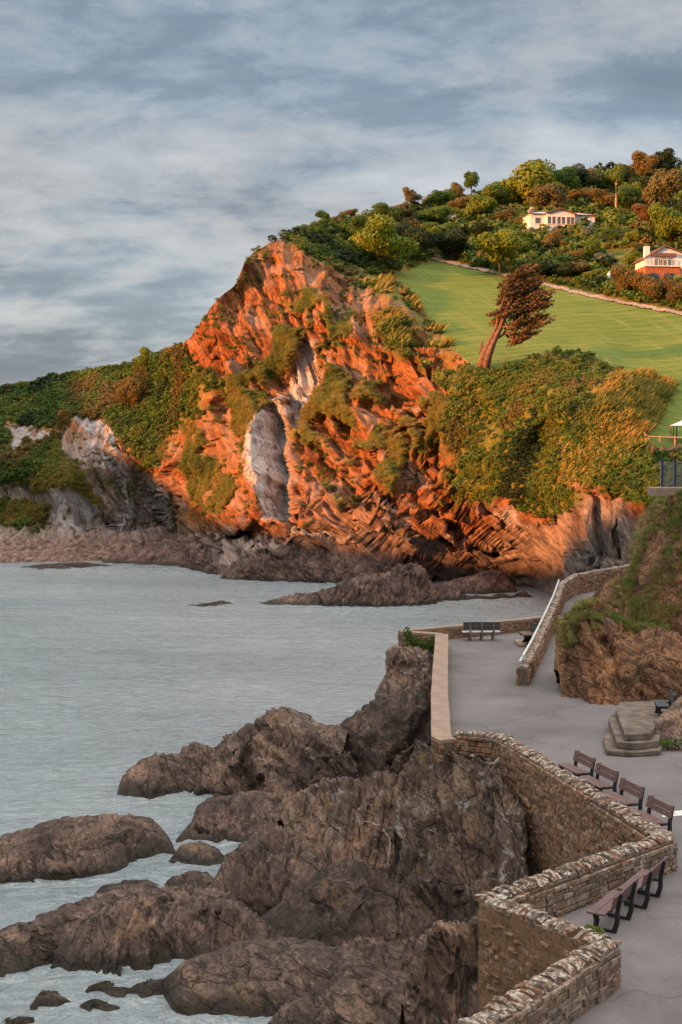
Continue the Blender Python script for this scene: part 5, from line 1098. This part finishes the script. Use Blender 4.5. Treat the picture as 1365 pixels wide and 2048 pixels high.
TREES = [
 ('broadleaf_tree', 'tree', 'broad yellow green tree at the top corner of the cliff beside the lawn', 757, 534, 125, 92, 'leaf_yellow', 0, .05),
 ('broadleaf_tree', 'tree', 'dark green tree hard behind the broad yellow green tree', 826, 522, 80, 80, 'leaf_dark', 1, .05),
 ('broadleaf_tree', 'tree', 'lone yellow green tree standing on the pale path', 1000, 550, 94, 84, 'leaf_yellow', 2, .2),
 ('broadleaf_tree', 'tree', 'mid green tree left of the broad yellow green tree near the cliff edge', 718, 486, 72, 50, 'leaf_green', 3, .05),
 ('sapling', 'tree', 'thin pale sapling on the skyline above the middle of the cliff', 824, 415, 34, 38, 'leaf_tan', 1, .15),
 ('sapling', 'tree', 'open crowned tree breaking the skyline left of the tallest trees', 943, 396, 36, 52, 'leaf_green', 4, .3),
 ('sapling', 'tree', 'twiggy small tree just left of the open crowned skyline tree', 915, 400, 32, 34, 'leaf_tan', 5, .2),
 ('broadleaf_tree', 'tree', 'tallest big green tree on the skyline behind the bungalow', 1064, 412, 118, 96, 'leaf_yellow', 5, .03),
 ('broadleaf_tree', 'tree', 'dark green skyline tree right beside the tallest tree', 1120, 400, 60, 66, 'leaf_green', 0, .03),
 ('round_tree', 'tree', 'rounded tan tree directly behind the left end of the bungalow', 1097, 430, 74, 60, 'leaf_tan', 3, .03),
 ('broadleaf_tree', 'tree', 'dark skyline tree above the right half of the bungalow', 1152, 392, 62, 58, 'leaf_dark', 2, .03),
 ('broadleaf_tree', 'tree', 'olive skyline tree left of the utility pole', 1190, 388, 48, 54, 'leaf_tan', 1, .03),
 ('broadleaf_tree', 'tree', 'dull green skyline tree right over the utility pole', 1222, 386, 48, 54, 'leaf_green', 0, .03),
 ('broadleaf_tree', 'tree', 'rust topped tree high on the skyline at the right', 1286, 362, 56, 58, 'leaf_rust', 4, .03),
 ('broadleaf_tree', 'tree', 'dark tree on the skyline at the right edge', 1332, 358, 56, 56, 'leaf_dark', 3, .03),
 ('broadleaf_tree', 'tree', 'dark skyline tree between the pole and the rust topped tree', 1255, 372, 46, 44, 'leaf_dark', 5, .03),
 ('round_tree', 'tree', 'large tan tree below the skyline at the right edge', 1322, 424, 84, 82, 'leaf_tan', 2, .03),
 ('round_tree', 'tree', 'green rounded tree behind the foot of the utility pole', 1256, 424, 56, 58, 'leaf_green', 4, .02),
 ('broadleaf_tree', 'tree', 'bright yellow green tree above the lower house', 1340, 494, 70, 86, 'leaf_yellow', 1, .1),
 ('broadleaf_tree', 'tree', 'dark tree behind the bright one at the right edge', 1368, 480, 60, 90, 'leaf_dark', 0, .05),
 ('round_shrub', 'shrub', 'round olive tree in the garden below the bungalow', 1107, 507, 50, 50, 'leaf_tan', 5, .1),
 ('round_shrub', 'shrub', 'bright green bush in the middle of the garden', 1180, 528, 40, 46, 'leaf_green', 2, .02),
 ('round_shrub', 'shrub', 'grey green bush beside the bright green bush', 1210, 532, 38, 26, 'leaf_grey', 3, .0),
 ('round_shrub', 'shrub', 'grey bush at the left corner of the bungalow', 1073, 480, 30, 24, 'leaf_grey', 1, .0),
 ('round_shrub', 'shrub', 'grey bush below the right end of the bungalow', 1177, 476, 28, 22, 'leaf_grey', 4, .0),
 ('round_shrub', 'shrub', 'clipped dark bush in front of the bungalow windows', 1124, 468, 18, 18, 'leaf_dark', 0, .0),
 ('round_shrub', 'shrub', 'big round rust coloured bush beside the path below the lower house', 1258, 592, 66, 62, 'leaf_rust', 1, .0),
 ('round_shrub', 'shrub', 'rust hedge bush right of the big round one', 1308, 600, 62, 44, 'leaf_rust', 2, .0),
 ('round_shrub', 'shrub', 'rust hedge bush cut by the right edge', 1356, 608, 62, 48, 'leaf_rust', 4, .0),
 ('round_shrub', 'shrub', 'yellow green shrub left of the lower house terrace', 1268, 534, 44, 30, 'leaf_yellow', 3, .0),
 ('round_shrub', 'shrub', 'low yellow flowering shrub above the path', 1182, 566, 58, 26, 'leaf_yellow', 5, .0),
 ('round_shrub', 'shrub', 'yellow shrub above the garden lawn by the leaning pine', 1262, 492, 26, 32, 'leaf_yellow', 0, .05),
 ('round_shrub', 'shrub', 'dark spreading bush behind the lawn corner left of the lone tree', 905, 519, 92, 54, 'leaf_dark', 2, .0),
 ('broadleaf_tree', 'tree', 'yellow green tree left of the bungalow chimney side', 958, 442, 66, 48, 'leaf_yellow', 3, .03),
 ('round_shrub', 'shrub', 'rust brown bush between the hill track and the bungalow', 1006, 452, 56, 34, 'leaf_rust', 5, .0),
 ('round_shrub', 'shrub', 'dark bush below the hill track', 968, 482, 58, 32, 'leaf_dark', 1, .0),
 ('blossom_tree', 'tree', 'small pale blossoming tree left of the bungalow', 1066, 436, 24, 20, 'blossom', 0, .05),
 ('round_shrub', 'shrub', 'rusty skyline bush over the upper cliff', 700, 434, 28, 16, 'leaf_rust', 1, .0),
 ('round_shrub', 'shrub', 'green skyline bush left of the rusty one', 648, 444, 34, 22, 'leaf_green', 2, .0),
 ('sapling', 'tree', 'green sapling on the left hill beside the orange slab', 297, 742, 42, 46, 'leaf_yellow', 4, .1),
 ('round_shrub', 'shrub', 'rust coloured bush on the left hill above the grey slabs', 130, 862, 32, 42, 'leaf_rust', 3, .0),
 ('round_shrub', 'shrub', 'rust bush on the shoulder of the left hill', 270, 810, 66, 60, 'leaf_rust', 5, .0),
 ('leaning_pine', 'tree', 'dark pine leaning over the garden at the right', 1302, 478, 62, 70, 'leaf_cypress', 1, .45),
 ('sapling', 'tree', 'wispy shrub on the far left skyline', 16, 786, 26, 18, 'leaf_tan', 2, .1),
 ('round_shrub', 'shrub', 'dark hedge bush on the slope above the pale path, left', 1060, 558, 70, 34, 'leaf_dark', 4, .0),
 ('round_shrub', 'shrub', 'dark green bush on the slope above the pale path, under the olive tree', 1120, 556, 70, 34, 'leaf_dark', 0, .0),
 ('round_shrub', 'shrub', 'purple brown bush between olive tree and bright green bush', 1148, 530, 36, 30, 'leaf_rust', 0, .0),
 ('palm_shrub', 'shrub', 'red lit shrub at the left gable of the bungalow', 1044, 460, 26, 26, 'leaf_rust', 2, .05),
]
for a in TREES: tree(*a)
FILL = [('dark green bushy tree at the start of the skyline wood, left', 880, 412, 50, 34, 'leaf_green', 0), ('olive bushy tree over the top bend of the hill track', 925, 424, 46, 34, 'leaf_tan', 1), ('green bushy tree right of the hill track top', 985, 418, 60, 46, 'leaf_green', 2), ('yellow green bushy tree left of the tallest tree', 1012, 408, 52, 44, 'leaf_yellow', 3),
 ('mid green bush on the skyline above the cliff shoulder', 770, 442, 56, 34, 'leaf_green', 4), ('olive bush between the cliff shoulder and the sapling', 800, 436, 48, 30, 'leaf_tan', 5), ('dark bush left of the hill track middle', 868, 452, 60, 40, 'leaf_green', 1), ('broad green bush at the left foot of the hill track', 880, 486, 70, 40, 'leaf_green', 3),
 ('rust bushy tree behind the right end of the bungalow', 1212, 420, 58, 40, 'leaf_rust', 0), ('rust and green bushy tree just behind the bungalow roof', 1165, 418, 60, 38, 'leaf_rust', 2), ('dark bushy tree left of the tan edge tree', 1288, 404, 56, 48, 'leaf_dark', 4), ('green bushy tree at the right edge below the skyline', 1362, 392, 54, 46, 'leaf_green', 5),
 ('green bushes between the leaning pine and the garden lawn', 1232, 486, 44, 28, 'leaf_green', 1), ('dark bush left of the chimney of the lower house', 1286, 520, 40, 34, 'leaf_dark', 0), ('mid green bush at the left end of the garden slope', 1030, 520, 60, 36, 'leaf_green', 2), ('olive bush above the yellow flowering shrub', 1150, 556, 60, 30, 'leaf_tan', 3),
 ('green bush at the left garden edge under the bungalow', 1050, 500, 50, 34, 'leaf_green', 4)]
for lb, px, py, w_, h_, mt, kd in FILL: tree('hillside_tree', 'tree', lb, px, py, w_, h_, mt, kd, .02)

# wind bent cypress
def cypress():
    q = onland(966, 736); D_ = q.y; s = D_ / F
    L = lambda px, py, dy=0.0: Vector(((px - 966) * s, dy, (738 - py) * s))
    t = empty('windswept_cypress', P(966, 738, D_), 0, 'bare trunked cypress bent to the right by the wind at the lawn edge', 'tree')
    m = MB(); r = random.Random(3)
    for k in range(9):
        o = (k - 4) * 1.5; dy = r.uniform(-.35, .35)
        m.tube([L(966 + o * .9, 742, dy), L(972 + o * 1.1, 712, dy), L(984 + o * .8, 684, dy * .8), L(998 + o * .9, 655, dy), L(1008 + o * 1.4, 620, dy * 1.5), L(1022 + o * 2.2, 585 + abs(o), dy * 2)], [.44, .36, .28, .20, .12, .05], 7)
    for a_ in ([(962, 735), (961, 705), (966, 680)], [(975, 715), (975, 690), (986, 664)], [(970, 728), (966, 695), (960, 688)]): m.tube([L(*p) for p in a_], [.22, .15, .05], 6)
    m.build('trunk', M['bark_old'], t, smooth=True)
    for a_ in ([(1000, 655), (1030, 655), (1060, 668), (1085, 660)], [(1006, 630), (1040, 615), (1080, 610)], [(1004, 648), (1020, 672), (1030, 686)], [(1012, 615), (1050, 590), (1085, 595)], [(990, 680), (1010, 668), (1040, 662)], [(1008, 618), (1000, 590), (1010, 565)], [(1018, 590), (1040, 570), (1060, 572)]):
        m = MB(); dy = r.uniform(-.6, .6); m.tube([L(*p, dy) for p in a_], [.16, .11, .08, .03][:len(a_) - 1] + [.02], 6); m.build('limb', M['bark_old'], t, smooth=True)
    # tufts: flat sprays blown to the right
    T = []
    edge = [(545, 1020, 1060), (556, 1010, 1058), (566, 1004, 1085), (578, 998, 1080), (590, 990, 1102), (600, 986, 1095), (612, 982, 1104), (624, 976, 1085), (636, 976, 1098), (646, 988, 1088), (655, 1002, 1100), (664, 1014, 1075), (675, 1018, 1062), (688, 1022, 1040)]
    for k in range(215):
        y = r.uniform(545, 688); xl = np.interp(y, [e[0] for e in edge], [e[1] for e in edge]); xr = np.interp(y, [e[0] for e in edge], [e[2] for e in edge]); x = r.uniform(xl + 6, xr - 8)
        if y > 640 and r.random() < .45: continue
        T.append((x, y))
    vs, fs, off = [], [], 0
    for i, (x, y) in enumerate(T):
        c = L(x, y, r.uniform(-1.3, 1.3)); rx = r.uniform(.4, 1.35); an = R(r.uniform(8, 48))
        v, f = leafcloud([(0, 0, 0, rx, rx * .6, rx * .24), (rx * .95, 0, .02, rx * .6, rx * .22, rx * .10)], 80, .12, 900 + i, 1.9, (0, 1, 0), 0)
        ca, sa = math.cos(an), math.sin(an); v = np.stack([v[:, 0] * ca - v[:, 2] * sa, v[:, 1], v[:, 0] * sa + v[:, 2] * ca], -1) + np.array(c)
        vs.append(v); fs.append(f + off); off += len(v)
    mesh_np('crown', np.concatenate(vs), np.concatenate(fs), M['leaf_cypress'], smooth=False, parent=t)
cypress()

# ground cover: thousands of small plants set out by geometry nodes
def scatter(name, label, pts_, scl, rot, variants, idx=None):
    me = bpy.data.meshes.new(name); n = len(pts_); me.vertices.add(n); me.vertices.foreach_set('co', np.ascontiguousarray(pts_, np.float32).ravel())
    for an, arr, ty in (('sc', scl, 'FLOAT_VECTOR'), ('ro', rot, 'FLOAT_VECTOR')):
        a = me.attributes.new(an, ty, 'POINT'); a.data.foreach_set('vector', np.ascontiguousarray(arr, np.float32).ravel())
    a = me.attributes.new('vi', 'INT', 'POINT'); a.data.foreach_set('value', np.ascontiguousarray(rng.integers(0, len(variants), n) if idx is None else idx, np.int32)); me.update()
    o = bpy.data.objects.new(name, me); COL.objects.link(o); tag(o, label, kind='stuff')
    c = bpy.data.collections.new(name + '_plants')
    for k, vm in enumerate(variants): c.objects.link(bpy.data.objects.new('%s_%02d' % (name, k), vm))
    ng = bpy.data.node_groups.new(name, 'GeometryNodeTree'); ng.interface.new_socket('Geometry', in_out='INPUT', socket_type='NodeSocketGeometry'); ng.interface.new_socket('Geometry', in_out='OUTPUT', socket_type='NodeSocketGeometry')
    gi, go = ng.nodes.new('NodeGroupInput'), ng.nodes.new('NodeGroupOutput'); ip = ng.nodes.new('GeometryNodeInstanceOnPoints'); ci = ng.nodes.new('GeometryNodeCollectionInfo')
    ci.inputs[0].default_value = c; ci.inputs['Separate Children'].default_value = True; ci.inputs['Reset Children'].default_value = True
    ng.links.new(gi.outputs[0], ip.inputs['Points']); ng.links.new(ci.outputs[0], ip.inputs['Instance']); ip.inputs['Pick Instance'].default_value = True
    for an, ty, sk in (('sc', 'FLOAT_VECTOR', 'Scale'), ('ro', 'FLOAT_VECTOR', 'Rotation'), ('vi', 'INT', 'Instance Index')):
        na = ng.nodes.new('GeometryNodeInputNamedAttribute'); na.data_type = ty; na.inputs[0].default_value = an; ng.links.new(na.outputs[0], ip.inputs[sk])
    ng.links.new(ip.outputs[0], go.inputs[0]); md = o.modifiers.new('plants', 'NODES'); md.node_group = ng
    return o
def clump(seed, mat, n=95, size=.17, flat=.62, el=1.0):
    r = np.random.default_rng(seed); L = [(0, 0, .1, .6, .6, .5 * flat)] + [(r.uniform(-.5, .5), r.uniform(-.5, .5), r.uniform(0, .4), r.uniform(.25, .45), r.uniform(.25, .45), r.uniform(.2, .35)) for _ in range(4)]
    v, f = leafcloud(L, n, size, seed, el, up=.6); return mesh_np('plant', v, f, M[mat], smooth=False, link=False)
def tuft(seed, mat, n=46, lean=(.5, 0), h=.8, w_=.035, spread=.45):
    r = np.random.default_rng(seed); a = r.uniform(-spread, spread, (n, 3)); a[:, 2] = -.05; t_ = np.stack([lean[0] + r.normal(0, .28, n), lean[1] + r.normal(0, .28, n), h * r.uniform(.6, 1.2, n)], -1)
    sd = np.stack([r.normal(size=n), r.normal(size=n), np.zeros(n)], -1); sd /= np.linalg.norm(sd, axis=1, keepdims=True); sd *= w_
    v = np.stack([a - sd, a + sd, a + t_ * .6 + sd * .8, a + t_ + 0 * sd, ], 1); f = np.arange(n * 4).reshape(-1, 4); return mesh_np('plant', v.reshape(-1, 3), f, M[mat], smooth=False, link=False)
NRM2 = gridnormals(V); NRM2 = np.where((NRM2 * V0).sum(-1, keepdims=True) > 0, -NRM2, NRM2)
inG = insidepoly(PX, PY, [(880, 520), (868, 510), (1000, 372), (1365, 330), (1540, 320), (1540, 655), (1365, 628), (1180, 590), (1000, 548)], 6) > .5
track = (linedist(PX, PY, [(866, 517), (940, 535), (1010, 550), (1080, 567), (1180, 591), (1260, 608), (1365, 628), (1500, 648)]) < 7) | (linedist(PX, PY, [(906, 431), (904, 441), (912, 450), (916, 461)]) < 5)
garden = insidepoly(PX, PY, [(1205, 500), (1280, 495), (1270, 545), (1225, 555), (1195, 530)], 4) + insidepoly(PX, PY, [(1190, 408), (1275, 425), (1275, 440), (1215, 432)], 4) > .5
strip = insidepoly(PX, PY, [(1080, 560), (1200, 575), (1365, 615), (1540, 640), (1540, 625), (1365, 600), (1220, 560), (1100, 540)], 4) > .5
keep = 1 - np.maximum(insidepoly(PX, PY, [(x + (8 if x > 540 else -5), y) for x, y in SLAB], 8), insidepoly(PX, PY, SLAB2, 12))
scrubW = veg * keep * (1 - land) * (~track) * (~garden)
grassy = insidepoly(PX, PY, [(300, 900), (400, 830), (440, 780), (530, 790), (500, 860), (505, 960), (530, 1040), (400, 1020), (360, 940)], 10)
grassy = np.maximum(grassy, .8 * insidepoly(PX, PY, [(440, 640), (560, 640), (620, 560), (700, 600), (800, 680), (860, 740), (900, 800), (900, 960), (740, 980), (600, 960), (560, 760), (440, 800)], 15))
grassy = np.maximum(grassy, insidepoly(PX, PY, [(110, 870), (180, 960), (190, 1010), (60, 1040), (0, 1050), (0, 980), (80, 950)], 8)); grassy = np.maximum(grassy, strip * 1.0)
wind = insidepoly(WX, WY, [(1130, 960), (1150, 860), (1200, 780), (1260, 750), (1350, 765), (1310, 850), (1240, 925), (1170, 968)], 10)
wind2 = insidepoly(WX, WY, [(690, 560), (760, 545), (830, 590), (865, 640), (905, 700), (950, 742), (930, 790), (860, 780), (840, 700), (760, 690), (700, 620)], 10)
def pick(wt, n):
    wt = wt.ravel().copy(); wt[wt < .35] = 0; k = rng.choice(wt.size, min(n, int((wt > 0).sum())), replace=False, p=wt / wt.sum()); return k
VR, NR, XR = V.reshape(-1, 3), NRM2.reshape(-1, 3), PX.ravel()
dn = fbm(V0 * .12, 3, 61)
SCR = [clump(i, m_, n_, s_) for i, (m_, n_, s_) in enumerate((('leaf_scrub', 110, .15), ('leaf_scrub', 90, .18), ('leaf_scrub', 120, .14), ('leaf_tan', 100, .15), ('leaf_dark', 110, .16), ('leaf_green', 100, .16), ('leaf_rust', 90, .15), ('leaf_scrub', 100, .16)))]
k = pick(scrubW * (1 - grassy) * (1 - wind) * (1 - .6 * wind2), 17000); n = len(k); D_ = VR[k, 1]
# kind of plant follows broad patches so that the scrub has drifts of one colour
dk = dn.ravel()[k] + rng.normal(0, .03, n); idx = np.digitize(dk, [.33, .40, .46, .50, .54, .60, .68]); idx = np.array([4, 5, 0, 1, 7, 5, 3, 6])[idx]
s_ = (D_ / 170) * rng.uniform(.42, 1.0, n) * np.where(inG.ravel()[k], np.where(rng.random(n) < .3, rng.uniform(1.6, 2.6, n), 1.1), 1.0)
scatter('scrub', 'dense low scrub clothing the cliff top and hillside', VR[k] + NR[k] * .12 * s_[:, None], np.stack([s_, s_, s_ * rng.uniform(.7, 1.2, n)], -1), np.stack([rng.normal(0, .2, n), rng.normal(0, .2, n), rng.uniform(0, 6.28, n)], -1), SCR, idx)
TUF = [tuft(50 + i, m_) for i, m_ in enumerate(('leaf_grass', 'leaf_wind', 'leaf_bank', 'leaf_grass'))] + [clump(140 + i, m_, 110, .13) for i, m_ in enumerate(('leaf_wind', 'leaf_grass', 'leaf_wind'))]
k = pick(scrubW * grassy, 11000); n = len(k); s_ = VR[k, 1] / 170 * rng.uniform(.2, .55, n)
scatter('rough_grass', 'rough golden grass on the steep cliff slopes', VR[k], np.stack([s_ * 1.3, s_ * 1.3, s_ * .85], -1), np.stack([rng.normal(0, .15, n) + .5, rng.normal(0, .15, n), rng.normal(0, .5, n)], -1), TUF)
WND = [tuft(70 + i, 'leaf_wind', 34, (.7, .1), .75, .13, .45) for i in range(3)] + [clump(90 + i, ('leaf_wind', 'leaf_grass', 'leaf_scrub')[i], 100, .15) for i in range(3)]
k = pick(scrubW * np.maximum(wind, wind2 * .35), 4200); n = len(k); s_ = VR[k, 1] / 150 * rng.uniform(.7, 1.4, n)
scatter('windswept_shrubbery', 'golden shrubbery combed up and right by the wind', VR[k], np.stack([s_, s_, s_], -1), np.stack([rng.normal(0, .12, n), rng.normal(-.1, .12, n), rng.normal(0, .2, n)], -1), WND)
# small ledge plants on the rock face
bare = (1 - veg) * (1 - land) * (1 - beach) * (1 - pale) * sm(fbm(V0 * .3, 4, 222), .52, .60) * (PY < 1060) * (1 - sm(PX, 1120, 1150))
k = pick(bare, 1500); n = len(k); s_ = VR[k, 1] / 170 * rng.uniform(.25, .6, n)
scatter('ledge_plants', 'small plants growing on the ledges of the cliff', VR[k], np.stack([s_, s_, s_], -1), np.stack([rng.normal(0, .2, n), rng.normal(0, .2, n), rng.uniform(0, 6, n)], -1), SCR[:4] + [TUF[0]])
# near bank, ledge and mound turf
BK = [tuft(110 + i, 'leaf_bank' if i % 3 == 2 else 'leaf_straw', 70, (.10, -.1), .30, .016, .26) for i in range(4)] + [clump(120 + i, 'leaf_bank', 170, .055) for i in range(2)] + [clump(130, 'leaf_green', 170, .055), tuft(115, 'leaf_grass', 60, (.15, -.15), .5, .02, .3)]
PT, SCL = [], []
for nm, A in GP:
    nn = gridnormals(A); c = A.mean((0, 1)); nn = np.where(((A - c) * nn).sum(-1, keepdims=True) < 0, -nn, nn); fx, fy = proj(A); nz = nn[..., 2]; q = fbm(A * .6, 4, 7)
    if nm == 'mound': wt = insidepoly(fx + 20 * (q - .5), fy + 20 * (q - .5), [(1112, 1290), (1118, 1235), (1150, 1205), (1190, 1200), (1185, 1225), (1160, 1250), (1145, 1290), (1125, 1300)], 5) + .5 * (nz > .5) * (q > .5) * (fy < 1262) * (fx > 1180); num = 1100
    elif nm == 'ledge': wt = ((nz > .5) * (q > .50)) * (fx > 1215) + .0; num = 420
    else: wt = (q > .46) * 1.0 * insidepoly(fx + 60 * (q - .5), fy + 60 * (q - .5), [(1250, 1170), (1262, 1090), (1290, 1010), (1330, 975), (1600, 960), (1600, 1120), (1365, 1120), (1365, 1190), (1310, 1150), (1290, 1090), (1270, 1190), (1330, 1300), (1300, 1300)], 6) + .5 * (q > .56); num = 2700
    wt = wt * (fx < 1420); kk = pick(wt + 0.0, num); PT.append(A.reshape(-1, 3)[kk]); SCL.append(rng.uniform(.4, 1.0, len(kk)) * (.62 if nm == 'bank' else .42))
PT = np.concatenate(PT); s_ = np.concatenate(SCL); n = len(PT)
scatter('bank_turf', 'shaggy turf and small plants on the rock bank', PT, np.stack([s_, s_, s_], -1), np.stack([rng.normal(.1, .2, n), rng.normal(0, .2, n), rng.uniform(0, 6.28, n)], -1), BK)
# weeds along walls and steps
def weeds(name, label, spots, mat, n=60, size=.05, spread=.35, h=.25, stuff=False):
    vs, fs, off = [], [], 0
    for i, (x, y, z) in enumerate(spots):
        v, f = leafcloud([(0, 0, h * .4, spread, spread, h)], n, size, 500 + i); vs.append(v + np.array([x, y, z])); fs.append(f + off); off += len(v)
    return mesh_np(name, np.concatenate(vs), np.concatenate(fs), M[mat], smooth=False)
iv = [G(815 + k * 1.2, 1280 + (k % 5) * 4 + k * .45, 5.6 - k * .02) - np.array([0, .4, 0]) for k in range(38)]
iv = [P(*q, 65.3) for q in [(815, 1268), (818, 1276), (820, 1284), (828, 1288), (836, 1290), (842, 1294), (850, 1296), (856, 1300), (862, 1294), (866, 1288), (862, 1306), (850, 1308), (816, 1290), (832, 1296)]]
tag(weeds('ivy', 0, iv, 'leaf_green', 70, .07, .2, .28), 'green ivy hanging below the corner of the terrace wall', 'ivy')
tag(weeds('moss_tuft', 0, [G(1040, 1368, ZP), G(1036, 1370, ZP)], 'leaf_bank', 60, .04, .15, .1), 'green moss at the foot of the sign post', 'moss')
tag(weeds('moss_tuft', 0, [G(1216, 1968, ZP), G(1208, 1974, ZP), G(1226, 1958, ZP)], 'leaf_bank', 70, .025, .12, .06), 'yellow green moss where the nearest wall meets the tarmac', 'moss')
tag(weeds('grass_tuft', 0, [P(1188, 1864, 25.2), P(1180, 1862, 25.2), P(1198, 1868, 25.1)], 'leaf_grass', 70, .04, .12, .09), 'dry grass tuft growing on the wall corner near the nearest bench', 'grass')
fl = empty('flowering_plant', G(1345, 1500, ZP), 0, 'low flowering plant with cream and pink blooms beside the steps', 'plant')
for nm, sp, mt, nq, sz in (('foliage', [(0, 0, .12), (.35, .05, .15), (-.3, 0, .08), (.7, 0, .12)], 'leaf_green', 260, .035), ('bloom', [(.1, -.18, .2), (.35, -.15, .22), (.6, -.15, .2)], 'blossom', 90, .022), ('pink_bloom', [(-.15, .15, .45), (-.05, .15, .42), (.3, .0, .38)], 'pink', 22, .022)):
    o = weeds(nm, 0, sp, mt, nq, sz, .26 if nm != 'pink_bloom' else .1, .22 if nm != 'pink_bloom' else .06); o.parent = fl
